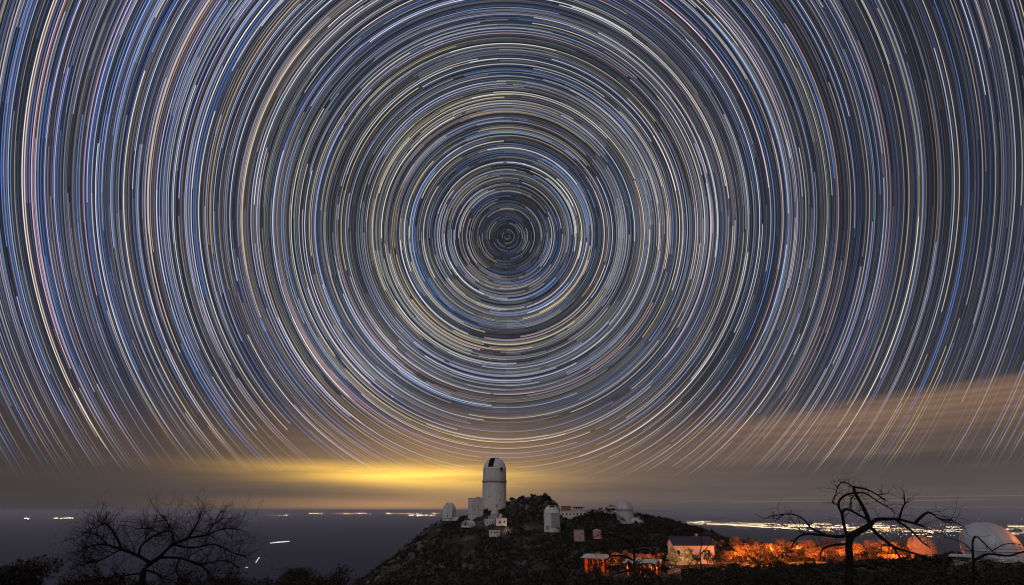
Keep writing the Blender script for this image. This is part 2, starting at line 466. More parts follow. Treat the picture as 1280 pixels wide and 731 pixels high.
def make_terrain():
    az = np.concatenate([np.linspace(-math.pi, -1.1, 40, endpoint=False), np.linspace(-1.1, 1.1, 620), np.linspace(1.1, math.pi, 40)[1:]])
    rr = np.concatenate([np.geomspace(0.6, 100, 60, endpoint=False), np.linspace(100, 760, 170), np.geomspace(770, 6000, 40)])
    A, R = np.meshgrid(az, rr, indexing='ij')
    X = R * np.sin(A); Y = R * np.cos(A); Z = ground(X, Y)
    v = np.stack([X, Y, Z], -1).reshape(-1, 3)
    na, nr = A.shape
    i, j = np.meshgrid(np.arange(na - 1), np.arange(nr - 1), indexing='ij')
    q = np.stack([i * nr + j, i * nr + j + 1, (i + 1) * nr + j + 1, (i + 1) * nr + j], -1).reshape(-1, 4)
    me = bpy.data.meshes.new('mountain'); me.from_pydata(v.tolist(), [], q.tolist()); me.update()
    M = mat('mountain_soil', (0.060, 0.050, 0.042), (0.026, 0.022, 0.018), 0.12, 0.95, 0.5, detail=8.0)
    nt = M.node_tree; b = nt.nodes['Principled BSDF']
    src = b.inputs['Base Color'].links[0].from_socket
    n = nt.nodes.new('ShaderNodeTexNoise'); n.inputs['Scale'].default_value = 0.045; n.inputs['Detail'].default_value = 6
    n2 = nt.nodes.new('ShaderNodeTexNoise'); n2.inputs['Scale'].default_value = 0.5; n2.inputs['Detail'].default_value = 5
    tco = nt.nodes.new('ShaderNodeTexCoord'); nt.links.new(tco.outputs['Object'], n.inputs['Vector']); nt.links.new(tco.outputs['Object'], n2.inputs['Vector'])
    r = nt.nodes.new('ShaderNodeValToRGB'); r.color_ramp.elements[0].position = .54; r.color_ramp.elements[1].position = .66
    nt.links.new(n.outputs[0], r.inputs[0])
    r2 = nt.nodes.new('ShaderNodeValToRGB'); r2.color_ramp.elements[0].color = (0.05, 0.043, 0.04, 1); r2.color_ramp.elements[1].color = (0.20, 0.185, 0.17, 1)
    r2.color_ramp.elements[0].position = .4; r2.color_ramp.elements[1].position = .62
    nt.links.new(n2.outputs[0], r2.inputs[0])
    mx = nt.nodes.new('ShaderNodeMix'); mx.data_type = 'RGBA'
    nt.links.new(r.outputs[0], mx.inputs[0]); nt.links.new(src, mx.inputs[6]); nt.links.new(r2.outputs[0], mx.inputs[7])
    nt.links.new(mx.outputs[2], b.inputs['Base Color'])
    o = link('mountain', me, M, None, True); o['kind'] = 'structure'
make_terrain()

# the desert plain, a thousand metres below, to the horizon
pl = MB(); n = 96; PLZ = -1000.0
vs = [(0, 0, PLZ)]; fs = []
for ri, r in enumerate((3000, 8000, 20000, 60000, 280000)):
    for k in range(n): vs.append((r * math.cos(2 * math.pi * k / n), r * math.sin(2 * math.pi * k / n), PLZ))
for k in range(n): fs.append((0, 1 + k, 1 + (k + 1) % n))
for ri in range(4):
    for k in range(n): fs.append((1 + ri * n + k, 1 + (ri + 1) * n + k, 1 + (ri + 1) * n + (k + 1) % n, 1 + ri * n + (k + 1) % n))
pl.add(vs, fs)
pm = mat('desert_plain', (0.024, 0.028, 0.066), (0.017, 0.020, 0.048), 0.00025, 1.0, detail=6.0)
po = pl.build('desert_plain', pm); po['kind'] = 'structure'

# the air over the plain, from the ground to just above the summit
hb = MB().box(-290000, 290000, -290000, 290000, PLZ - 160, 90.0).build('haze', None)
hb['kind'] = 'stuff'; hb['label'] = 'thin night haze over the plain'; hb['category'] = 'haze'
HM = bpy.data.materials.new('haze_air'); HM.use_nodes = True; HM.node_tree.nodes.clear()
pv = HM.node_tree.nodes.new('ShaderNodeVolumePrincipled'); pv.inputs['Color'].default_value = (0.93, 0.89, 0.98, 1)
pv.inputs['Density'].default_value = HAZE_DENSITY
ho = HM.node_tree.nodes.new('ShaderNodeOutputMaterial'); HM.node_tree.links.new(pv.outputs[0], ho.inputs['Volume'])
hb.data.materials.append(HM)

# ------------------------------------------------------------------ observatory buildings on the summit
def dome_shell(R, slit, a0, a1, nx=18, nt=28, zsq=1.0):
    """hemisphere open along a parallel-sided slit (|x| < slit) from a0 to a1 degrees over the top, -Y being 0"""
    m_ = MB()
    side = [R * math.sin(t) for t in np.linspace(math.asin(slit / R), math.pi / 2, nx)]
    xs = [-x for x in side[::-1]] + side
    ts = sorted(set(list(np.linspace(0, 180, nt)) + [a0, a1]))
    nts = len(ts); vs = []; fs = []
    for x in xs:
        rho = math.sqrt(max(R * R - x * x, 1e-6))
        for t in ts:
            q = math.radians(t); vs.append((x, -rho * math.cos(q), rho * math.sin(q) * zsq))
    for i in range(len(xs) - 1):
        for j in range(nts - 1):
            mid = 0.5 * (ts[j] + ts[j + 1])
            if abs(0.5 * (xs[i] + xs[i + 1])) < slit * 0.99 and a0 < mid < a1: continue
            fs.append((i * nts + j, (i + 1) * nts + j, (i + 1) * nts + j + 1, i * nts + j + 1))
    m_.add(vs, fs); return m_
def arc_band(R, x0, x1, a0, a1, th, n=24, zsq=1.0, z0=0.0):
    """a strip running over a dome, between the planes x0 and x1, raised by th"""
    m_ = MB(); vs = []; fs = []
    for k in range(n + 1):
        q = math.radians(a0 + (a1 - a0) * k / n)
        for x in (x0, x1):
            rho = math.sqrt(max(R * R - x * x, 1e-6))
            for e in (-th * 0.5, th):
                vs.append((x, -(rho + e) * math.cos(q), z0 + (rho + e) * math.sin(q) * zsq))
    for k in range(n):
        o = 4 * k
        for a, b in ((0, 1), (1, 3), (3, 2), (2, 0)): fs.append((o + a, o + b, o + 4 + b, o + 4 + a))
    fs += [(0, 2, 3, 1), (4 * n, 4 * n + 1, 4 * n + 3, 4 * n + 2)]
    m_.add(vs, fs); return m_
def solid(o, t):
    md_ = o.modifiers.new('thickness', 'SOLIDIFY'); md_.thickness = t; md_.offset = -1
def window(parent, x0, x1, y, z0, z1, frame=WHITE2, pane=GLASS, fw=None):
    fw = fw or 0.08 * max(x1 - x0, z1 - z0)
    w = MB().box(x0, x1, y - 0.10, y + 0.06, z0, z0 + fw).box(x0, x1, y - 0.10, y + 0.06, z1 - fw, z1) \
        .box(x0, x0 + fw, y - 0.098, y + 0.058, z0 + fw, z1 - fw).box(x1 - fw, x1, y - 0.098, y + 0.058, z0 + fw, z1 - fw).build('window', frame, parent)
    MB().box(x0 + fw * .9, x1 - fw * .9, y - 0.04, y + 0.03, z0 + fw * .9, z1 - fw * .9).build('pane', pane, w)

# the great tower with its dome
t, s, v = thing('observatory_tower', 'tallest grey cylindrical observatory tower with open slit in its round dome', 'observatory', 617.6, 634, 640)
R = 15.1 * s; H = (634 - 600.5) * v
m_ = MB(); n = 28
m_.lathe([(R * 1.01, -14), (R, 0), (R * 0.99, H)], n)
m_.build('tower_wall', WHITE, t)
for k in range(n):                                           # shallow ribs between the wall panels
    a = 2 * math.pi * k / n
    q = MB().box(-0.16, 0.16, -0.14, 0.14, 0, H - 0.4).build('rib', WHITE, t)
    q.location = (R * 0.999 * math.cos(a), R * 0.999 * math.sin(a), 0); q.rotation_euler = (0, 0, a)
soft(MB().lathe([(R * 0.9, H - 0.9), (R * 1.06, H - 0.9), (R * 1.08, H - 0.6), (R * 1.08, H), (R * 0.9, H)], 48).build('gallery', GREY, t))
m_ = MB()
for k in range(36):
    a = 2 * math.pi * k / 36; m_.tube([(R * 1.06 * math.cos(a), R * 1.06 * math.sin(a), H - 0.1), (R * 1.06 * math.cos(a), R * 1.06 * math.sin(a), H + 1.1)], 0.05, 4)
m_.lathe([(R * 1.055, H + 1.05), (R * 1.065, H + 1.05), (R * 1.065, H + 1.13), (R * 1.055, H + 1.13)], 48, cap=False)
m_.build('gallery_railing', GREY, t)
HD = 14.5 * v; Rd = R * 0.985
soft(MB().lathe([(Rd * 0.98, H - 0.2), (Rd, H + 0.3), (Rd, H + HD)], 56, cap=True).build('dome_drum', WHITE, t))
dome = dome_shell(Rd, Rd * 0.25, 12, 82, zsq=1.06).build('dome_shell', WHITE, t)
dome.location = (0, 0, H + HD); dome.rotation_euler = (0, 0, math.radians(-21)); soft(dome, 30); solid(dome, 0.5)
for sx in (-1, 1):
    arc_band(Rd, sx * Rd * 0.25, sx * Rd * 0.33, 0, 150, 0.45, zsq=1.06).build('shutter_rail', WHITE, dome)
arc_band(Rd, -Rd * 0.42, Rd * 0.42, -24, 12, 0.55, zsq=1.06).build('windscreen', WHITE, dome)
arc_band(Rd, -Rd * 0.245, Rd * 0.245, 81, 150, 0.40, zsq=1.06).build('shutter', WHITE, dome)
for a in (62, 92, 128, 205, 250):                           # panel seams of the shell
    o = arc_band(Rd, -0.09, 0.09, 0, 88, 0.07, zsq=1.06).build('panel_seam', GREY, dome); o.rotation_euler = (0, 0, math.radians(a))
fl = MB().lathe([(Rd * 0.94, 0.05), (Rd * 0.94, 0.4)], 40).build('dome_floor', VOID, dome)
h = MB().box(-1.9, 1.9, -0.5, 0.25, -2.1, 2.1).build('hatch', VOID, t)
h.location = (R * 0.55, -R * 0.80, H + HD + 0.6); h.rotation_euler = (math.radians(-8), 0, math.radians(34))
m_ = MB()
for (a, b, c, e) in ((-2.3, 2.3, 2.1, 2.5), (-2.3, 2.3, -2.5, -2.1)): m_.box(a, b, -0.62, 0.25, c, e)
for sx in (-1, 1): m_.box(min(sx * 1.9, sx * 2.3), max(sx * 1.9, sx * 2.3), -0.618, 0.25, -2.098, 2.098)
m_.build('hatch_frame', WHITE, h)
h2 = MB().box(-1.0, 1.0, -0.4, 0.25, -1.3, 1.3).build('hatch', GREY, t)
h2.location = (R * 0.93, -R * 0.30, H + HD + 0.6); h2.rotation_euler = (0, 0, math.radians(72))
for k, (fx, fz) in enumerate(((-0.42, .82), (0.5, .55), (0.5, .3), (-.42, .4))):
    a = math.asin(fx); o = MB().box(-0.7, 0.7, -0.25, 0.2, -0.8, 0.8).build('vent', GREY, t)
    o.location = (R * fx, -R * math.cos(a) * 0.995, H * fz); o.rotation_euler = (0, 0, a)
o = MB().box(-1.6, 1.6, -0.3, 0.3, 0, 3.2).build('door', GREY, t); o.location = (R * .2, -R * .97, 0.6)

# small dome with a tall flat shutter, west of the tower
t, s, v = thing('domed_observatory', 'white arch-topped observatory dome at the western end of the summit', 'observatory', 561, 648, 640, yaw=-14)
R = 8.2 * s; H = 11.5 * v
soft(MB().lathe([(R * 1.02, -2), (R, 0), (R, H)], 40).build('drum', WHITE2, t))
d_ = dome_shell(R, R * 0.3, 60, 110).build('dome_shell', WHITE2, t); d_.location = (0, 0, H); soft(d_, 30); solid(d_, 0.3)
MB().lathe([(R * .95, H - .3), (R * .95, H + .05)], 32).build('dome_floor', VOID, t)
pts = [(-R * .72, 1.0)] + [(R * .72 * math.cos(a), H + R * .78 * math.sin(a)) for a in np.linspace(math.pi, 0, 15)] + [(R * .72, 1.0)]
MB().prism(pts, -R * 1.04, -R * 0.86).build('shutter', WHITE, t)
for sx in (-1, 1): arc_band(R, sx * R * .3, sx * R * .38, 60, 150, .25, z0=H).build('shutter_rail', GREY, t)
MB().box(R * 0.75, R * 1.75, -R * 0.9, R * .3, -2, 2.2).build('entrance_block', WHITE, t)
MB().box(R * 0.70, R * 1.80, -R * 0.95, R * .35, 2.2, 2.5).build('entrance_roof', GREY, t)
window(t, -0.9, 0.9, -R * 1.05, 2.2, 4.2)

# block-shaped white tower building
t, s, v = thing('tower_building', 'tall plain white rectangular building left of the great tower', 'building', 594, 652, 610, yaw=24)
W = 15.5 * s; D = 13 * s; H = 30 * v
MB().box(-W / 2, W / 2, -D / 2, D / 2, -4, H).build('wall', WHITE, t)
MB().box(-W / 2 - .25, W / 2 + .25, -D / 2 - .25, D / 2 + .25, H, H + .5).build('roof_coping', WHITE2, t)
for (x, z) in ((-0.3, .52), (.1, .44), (.28, .52), (.1, .56)): window(t, W * x - .55, W * x + .55, -D / 2, H * z - .8, H * z + .8, fw=.14)
MB().box(-W * .1 - .9, -W * .1 + .9, -D / 2 - .12, -D / 2 + .1, .2, 2.6).build('door', GREY, t)
for z in (.33, .66): MB().box(-W / 2 - .06, W / 2 + .06, -D / 2 - .06, D / 2 + .06, H * z, H * z + .18).build('panel_joint', GREY, t)
MB().box(W * .1, W * .38, -D * .2, D * .2, H + .5, H + 1.6).build('roof_vent', GREY, t)

# half-round hut
t, s, v = thing('quonset_hut', 'low half-round white hut in the scrub below the block tower', 'hut', 585.5, 656, 575, yaw=-35)
r = 6.5 * s
pts = [(r * math.cos(a), r * .85 * math.sin(a)) for a in np.linspace(0, math.pi, 17)]
soft(MB().prism([(r, -2)] + pts + [(-r, -2)], -5.5, 5.5).build('shell', WHITE, t))
pts = [(r * .93 * math.cos(a), r * .79 * math.sin(a)) for a in np.linspace(0, math.pi, 17)]
MB().prism(pts, -5.62, -5.4).build('end_wall', GREY, t)
MB().box(-1.1, 1.1, -5.75, -5.55, 0, 2.3).build('door', DARK, t)

def small_dome(name, label, px, py, d, rpx, hdrum, mat_d=WHITE2, yaw=0, slit=.22, group=None, cat='observatory', zsq=1.0, a0=40, a1=100, extra=True):
    t, s, v = thing(name, label, cat, px, py, d, yaw=yaw)
    R = rpx * s; H = hdrum * v
    soft(MB().lathe([(R * .98, -1.5), (R * .97, 0), (R * .97, H - .15)], 40).build('drum', mat_d, t))
    soft(MB().lathe([(R * .9, H - .2), (R * 1.03, H - .2), (R * 1.03, H + .12), (R * .9, H + .12)], 40).build('track_ring', GREY, t))
    o = dome_shell(R, R * slit, a0, a1, zsq=zsq).build('dome_shell', mat_d, t); o.location = (0, 0, H + .1); soft(o, 30); solid(o, .2)
    for sx in (-1, 1): arc_band(R, sx * R * slit, sx * R * (slit + .09), 3, 150, .12 if R < 6 else .2, zsq=zsq).build('shutter_rail', WHITE2, o)
    arc_band(R, -R * slit * .96, R * slit * .96, a0 - 1, a1 + 1, .1, zsq=zsq).build('shutter', mat_d, o)
    if extra: MB().box(-.6, .6, -R * 1.0, -R * .9, 0.1, 2.2).build('door', GREY, t)
    return t, s, v, R, H

small_dome('small_dome', 'small grey dome on a short drum in front of the great tower', 618.5, 647, 588, 5.4, 5, STEEL, yaw=-20)
t, s, v, R, H = small_dome('small_dome', 'tiny bright white dome beside the pink-white service block', 625.8, 648, 584, 2.3, 4.0, WHITE, yaw=10, extra=False)
t, s, v = thing('service_block', 'small pale pinkish block with dark red door below the great tower', 'building', 626.3, 657.5, 574, yaw=4)
W = 13.6 * s; H = 10.5 * v; D = 9.0
MB().box(-W / 2, W / 2, -D / 2, D / 2, -2, H).build('wall', mat('pinkish_stucco', (.86, .74, .68), (.74, .62, .57), .8), t)
MB().box(-W / 2 - .3, W / 2 + .3, -D / 2 - .3, D / 2 + .3, H, H + .35).build('roof', GREY, t)
o = MB().box(-W * .24, -W * .02, -D / 2 - .12, -D / 2 + .1, H * .34, H * .7).build('door', BRICKY, t)
MB().box(-W * .2, -W * .13, -D / 2 - .2, -D / 2 - .1, H * .48, H * .55).build('handle', DARK, o)
window(t, W * .18, W * .36, -D / 2, H * .45, H * .72)
t, s, v = thing('annex_building', 'grey stepped annex joined to the left of the pinkish block', 'building', 611.5, 660, 577, yaw=10)
W = 12 * s; H = 14 * v; D = 9
MB().box(-W / 2, W / 2, -D / 2, D / 2, -2, H * .82).build('wall', STEEL, t)
MB().box(-W / 2 - .25, W / 2 + .25, -D / 2 - .25, D / 2 + .25, H * .82, H * .87).build('roof', WHITE2, t)
MB().box(-W * .1, W * .45, -D * .3, D * .4, H * .87, H * 1.12).build('penthouse', GREY, t)
for x in (-.3, 0, .28): window(t, W * x - .7, W * x + .7, -D / 2, H * .42, H * .62)
t, s, v = thing('low_shed', 'low white shed with flat roof, lowest on the tower slope', 'shed', 618, 668, 545, yaw=-6)
W = 12.5 * s; H = 5.5 * v; D = 7
MB().box(-W / 2, W / 2, -D / 2, D / 2, -2, H).build('wall', WHITE, t)
MB().box(-W / 2 - .5, W / 2 + .5, -D / 2 - .6, D / 2 + .5, H, H + .4).build('roof', WHITE, t)
for x in (-.28, .05, .3): window(t, W * x - .8, W * x + .8, -D / 2, H * .4, H * .75)

# silo-shaped dome on the near flank
t, s, v = thing('silo_observatory', 'pale silo-shaped observatory with big square shutter door on the eastern flank', 'observatory', 690.3, 659, 560, yaw=12)
R = 10.2 * s; H = 17.5 * v
soft(MB().lathe([(R * 1.0, -4), (R, 0), (R, H)], 40).build('drum', WHITE2, t))
d_ = dome_shell(R, R * .3, 50, 100).build('dome_shell', WHITE2, t); d_.location = (0, 0, H); soft(d_, 30); solid(d_, .3)
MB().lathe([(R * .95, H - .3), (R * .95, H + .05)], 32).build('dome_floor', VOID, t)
MB().box(-R * .32, R * .72, -R * 1.03, -R * .5, .5, H + .6).build('shutter_door', GREY, t)
for k in range(4): MB().box(-R * .32, R * .72, -R * 1.03 - .12, -R * 1.02, .8 + k * H * .25, 1.0 + k * H * .25).build('door_rib', STEEL, t)
MB().box(-R * .40, R * .80, -R * 1.08, -R * .6, H + .6, H + 1.3).build('door_lintel', WHITE2, t)
for sx in (-1, 1): arc_band(R, sx * R * .3, sx * R * .38, 30, 150, .25, z0=H).build('shutter_rail', GREY, t)
MB().box(-R * .9, -R * .5, -R * .9, -R * .5, 0, 2.3).build('door', GREY, t)

# flat-roofed offices behind the silo
t, s, v = thing('ridge_office', 'long low pale building with raised canopy on the ridge', 'building', 715, 646, 640, yaw=6)
W = 30 * s; H = 8.0 * v
MB().box(-W * .5, W * .5, -5, 5, -3, H).build('wall', WHITE2, t)
MB().box(-W * .5 - .3, W * .5 + .3, -5.3, 5.3, H, H + .35).build('roof', GREY, t)
MB().box(W * .12, W * .45, -4, 4, H + .35, H + 4.4 * v).build('upper_room', WHITE, t)
MB().box(-W * .02, W * .53, -5, 5, H + 4.4 * v, H + 5.2 * v).build('canopy', DARK, t)
MB().box(-W * .42, -W * .05, -3, 3, H + .35, H + 6 * v).build('plant_room', BRICKY, t)
MB().box(-W * .44, -W * .03, -3.2, 3.2, H + 6 * v, H + 6.6 * v).build('plant_room_roof', PINK, t)
for k in range(6): window(t, -W * .42 + k * W * .15, -W * .42 + k * W * .15 + 2, -5, H * .35, H * .75)
for k in range(3): window(t, W * (.16 + .1 * k), W * (.16 + .1 * k) + 1.8, -4, H + 1.2, H + 3.2)

t, s, v = thing('storage_cabin', 'small square faded pink cabin alone among dark oaks', 'cabin', 724, 673, 430, yaw=3)
W = 12.3 * s; H = 11 * v
MB().box(-W / 2, W / 2, -3.5, 3.5, -1.5, H).build('wall', PINK, t)
MB().box(-W / 2 - .2, W / 2 + .2, -3.7, 3.7, H, H + .3).build('roof', GREY, t)
MB().box(-W * .08, W * .12, -3.6, -3.45, .2, 2.4).build('door', mat('pink_door', (.42, .27, .24), (.36, .23, .2), 1), t)
window(t, W * .22, W * .38, -3.5, H * .5, H * .72)
for x in (-.5, .5): MB().box(W * x - .12, W * x + .12, -3.62, -3.4, -1, H).build('corner_trim', CONC, t)

t, s, v = thing('water_tank', 'round faded red tank above the lamplit terraces', 'tank', 746.5, 670, 400)
R = 5.4 * s; H = 7 * v
soft(MB().lathe([(R, -1.5), (R, H)], 32).build('tank_wall', PINK, t))
soft(MB().lathe([(R * 1.04, H), (R * 1.04, H + .2), (R * .5, H + R * .3), (.3, H + R * .4)], 32).build('tank_roof', PINK, t))
for z in (.3, .65): MB().lathe([(R * 1.015, H * z), (R * 1.015, H * z + .2)], 32, cap=False).build('hoop', BRICKY, t)
m_ = MB()
for x in (-.3, .3): m_.tube([(x, -R * 1.06, 0), (x, -R * 1.06, H)], .05, 4)
for k in range(8): m_.tube([(-.3, -R * 1.06, .4 + k * H / 9), (.3, -R * 1.06, .4 + k * H / 9)], .04, 4)
m_.build('ladder', GREY, t)

# ball dome with annex and mast
t, s, v, R, H = small_dome('ball_dome', 'round pinkish-grey ball-shaped dome on the wooded ridge', 782, 652, 500, 11.0, 15.5, STEEL, yaw=-16, zsq=1.0, a0=40, a1=100)
o = MB().lathe([(R * .8, H - .4 * R), (R * .96, H - .2 * R), (R, H)], 40, cap=False).build('dome_skirt', STEEL, t); soft(o)
MB().box(R * .2, R * 1.9, -R * .5, R * .8, -2, 6.0 * v).build('annex', WHITE2, t)
MB().box(R * .15, R * 1.97, -R * .58, R * .88, 6.0 * v, 6.6 * v).build('annex_roof', GREY, t)
m_ = MB()
for k in range(14):
    m_.box(-R * 1.0 - k * .0 + k * R * .1, -R * 1.0 + k * R * .1 + R * .12, -R * 1.25, -R * 1.05, H * .78 - k * .5, H * .78 - k * .5 + .22)
m_.tube([(-R * 1.0, -R * 1.25, H * .78 + 1.1), (R * .42, -R * 1.25, H * .78 - 5.6)], .12, 4)
m_.build('stairway', DARK, t)
t, s, v = thing('radio_mast', 'slim lattice radio mast with pale lamps beside the ball dome', 'mast', 770.5, 650, 498)
m_ = MB(); H = 19 * v
for (x, y) in ((-.5, -.4), (.5, -.4), (0, .5)): m_.tube([(x, y, -1), (x * .4, y * .4, H)], .11, 4)
m_.build('lattice_leg', DARK, t)
m_ = MB()
for k in range(12): m_.tube([(-.45, -.35, H * k / 12), (.42, -.35, H * (k + 1) / 12)], .06, 4)
m_.build('lattice_brace', DARK, t)
for z in (.48, .62, .80): MB().lathe([(.05, H * z - .35), (.36, H * z - .1), (.36, H * z + .2), (.05, H * z + .4)], 8).build('mast_lamp', glowmat('mast_lamp', (1.0, .72, .62), 0.9), t)

# house with dark-blue roof
t, s, v = thing('whitewashed_house', 'whitewashed house with dark slate-blue gable roof behind a pale bush', 'house', 866, 704, 232, yaw=20)
W = 50 * s; D = 7.5; H = 35 * v; RH = 2.5
e = H - RH - .3
MB().box(-W / 2, W / 2, -D / 2, D / 2, -2.5, e).build('wall', WHITE2, t)
g = MB()
for x in (-W / 2, W / 2 - .3): g.add([(x, -D / 2, e), (x + .3, -D / 2, e), (x + .3, D / 2, e), (x, D / 2, e), (x, 0, e + RH), (x + .3, 0, e + RH)], [(0, 4, 3), (1, 2, 5), (0, 1, 5, 4), (3, 4, 5, 2), (0, 3, 2, 1)])
g.build('gable', WHITE, t)
m_ = MB()
for sy in (-1, 1):
    y1, z1 = sy * (D / 2 + .7), e - RH * .7 / (D / 2)
    m_.add([(-W / 2 - .5, y1, z1), (W / 2 + .5, y1, z1), (W / 2 + .5, 0, e + RH + .02), (-W / 2 - .5, 0, e + RH + .02),
            (-W / 2 - .5, y1, z1 + .25), (W / 2 + .5, y1, z1 + .25), (W / 2 + .5, 0, e + RH + .28), (-W / 2 - .5, 0, e + RH + .28)],
           [(0, 1, 2, 3), (4, 7, 6, 5), (0, 4, 5, 1), (1, 5, 6, 2), (3, 7, 4, 0)])
rf = m_.build('roof', BLUEROOF, t)
sl = MB().box(-.04, .04, 0, math.hypot(D / 2 + .7, RH * (1 + .7 / (D / 2))), .24, .33)
me_s = bpy.data.meshes.new('roof_seam'); me_s.from_pydata(sl.v, [], sl.f); me_s.materials.append(BLUEROOF)
for k in range(20):
    o = bpy.data.objects.new('roof_seam', me_s); COL.objects.link(o); o.parent = rf
    o.location = (-W / 2 + W * k / 19, -D / 2 - .7, e - RH * .7 / (D / 2)); o.rotation_euler = (math.atan2(RH, D / 2), 0, 0)
MB().box(W * .2, W * .25, .8, 2.0, e + RH * .4, e + RH + 1.2).build('chimney', CONC, rf)
for k, x in enumerate((-.40, .36)): window(t, W * x - .75, W * x + .75, -D / 2, e * .38, e * .74)
o = MB().box(-W * .16 - .55, -W * .16 + .55, -D / 2 - .1, -D / 2 + .1, 0, 2.2).build('door', GREY, t)
MB().box(-W * .16 + .3, -W * .16 + .42, -D / 2 - .17, -D / 2 - .1, 1.0, 1.15).build('handle', DARK, o)

# two open-fronted flat-roofed shelters, lamplit inside
def shelter(px, py, d, wpx, hpx, label, yaw, bays):
    t, s, v = thing('open_shelter', label, 'shelter', px, py, d, yaw=yaw)
    W = wpx * s; H = hpx * v; D = 6.0
    MB().box(-W / 2 - .8, W / 2 + .8, -D / 2 - 1.0, D / 2 + .4, H, H + .32).build('roof', WHITE, t)
    MB().box(-W / 2 - .2, W / 2 + .2, -D / 2 + .6, D / 2 + .2, H + .32, H + 1.0).build('roof_deck', WHITE2, t)
    MB().box(-W / 2, W / 2, D / 2 - .2, D / 2, -2, H).build('back_wall', BRICKY, t)
    for x in (-W / 2, W / 2 - .2): MB().box(x, x + .2, -D / 2 + .4, D / 2 - .2, -2, H).build('side_wall', BRICKY, t)
    for k in range(bays + 1):
        x = -W / 2 + W * k / bays; MB().box(x - .3, x + .3, -D / 2 - .3, -D / 2 - .04, -2, H).build('post', DARK, t)
    for k in range(bays):
        x = -W / 2 + W * (k + .5) / bays; MB().box(x - .7, x + .7, D / 2 - .29, D / 2 - .2, .6, H * .75).build('window', GLASS, t)
    return t, W, H, D
RED = (1.0, 0.19, 0.035); ORANGE = (1.0, 0.205, 0.024); WARM = (1.0, 0.62, 0.30)
def bulb(parent, loc, color, power, radius=.25, name='lamp'):
    o = MB().lathe([(.04, -radius), (radius * .8, -radius * .6), (radius, 0), (radius * .8, radius * .6), (.04, radius)], 10).build(name, glowmat('lit_bulb', tuple(min(1, c + .25) for c in color), 1.8), parent, True)
    o.location = loc
    L = bpy.data.lights.new('lamp_light', 'POINT'); L.energy = power; L.color = color; L.shadow_soft_size = radius * 1.2
    lo = bpy.data.objects.new('lamp_light', L); COL.objects.link(lo); lo.parent = parent; lo.location = (loc[0], loc[1] - radius * 2.5, loc[2] - radius * 1.2)
t, W, H, D = shelter(746, 710, 205, 27, 14, 'shorter open-fronted shelter with flat white roof, red lamplight inside', -14, 4)
for x in (-.1, .15, .34): bulb(t, (W * x, -.4, H * .66), RED, 300)
t, W, H, D = shelter(806, 717, 195, 40, 14.5, 'longer open-fronted shelter with flat white roof, red lamplight inside', -14, 6)
for x in (-.42, -.2, .02, .25, .42): bulb(t, (W * x, -.8, H * .62), RED, 330)

# dome close by on the east ridge
t, s, v = thing('silver_dome', 'large silver-grey dome with wide shutter seam, lamplit orange on its east side', 'observatory', 1244, 697, 115, yaw=38)
R = 29.5 * s; H = 11.0 * v
soft(MB().lathe([(R * .985, -2.5), (R * .985, H)], 56).build('drum', STEEL, t))
soft(MB().lathe([(R * .95, H - .12), (R * 1.02, H - .12), (R * 1.02, H + .12), (R * .95, H + .12)], 56).build('track_ring', WHITE2, t))
d_ = dome_shell(R, R * .2, 60, 62, nx=22, nt=36, zsq=1.02).build('dome_shell', STEEL, t); d_.location = (0, 0, H + .1); soft(d_, 30); solid(d_, .08)
for sx in (-1, 1): arc_band(R, sx * R * .2, sx * R * .26, 0, 170, .06, 40, zsq=1.02).build('shutter_rail', STEEL, d_)
arc_band(R, -R * .195, R * .195, 2, 110, .05, 40, zsq=1.02).build('shutter', STEEL, d_)
for x in (-.5, .55): arc_band(R, R * x - .015, R * x + .015, 0, 180, .012, 40, zsq=1.02).build('panel_seam', STEEL, d_)
MB().box(-.2, .2, -.25, .25, R * 1.02, R * 1.06 + .1).build('finial', GREY, d_)
o = MB().box(-.55, .55, -R * 1.0 - .04, -R * .97, 0, 1.0).build('door', GREY, t); o.rotation_euler = (0, 0, math.radians(-60))

t, s, v = thing('lamplit_dome', 'small dome glowing orange in lamplight at the end of the tree row', 'observatory', 1157, 694, 244, yaw=-10)
R = 15.0 * s; H = 11 * v
TAN = mat('tan_dome', (.40, .30, .22), (.30, .22, .16), .5, .7)
soft(MB().lathe([(R * .97, -2), (R * .97, H)], 40).build('drum', TAN, t))
o = dome_shell(R, R * .2, 60, 62, zsq=.9).build('dome_shell', TAN, t); o.location = (0, 0, H); soft(o, 30); solid(o, .1)
for sx in (-1, 1): arc_band(R, sx * R * .2, sx * R * .3, 0, 150, .1, zsq=.9).build('shutter_rail', GREY, o)
arc_band(R, -R * .19, R * .19, 2, 110, .06, zsq=.9).build('shutter', TAN, o)
soft(MB().lathe([(R * .92, H - .12), (R * 1.02, H - .12), (R * 1.02, H + .1), (R * .92, H + .1)], 40).build('track_ring', GREY, t))

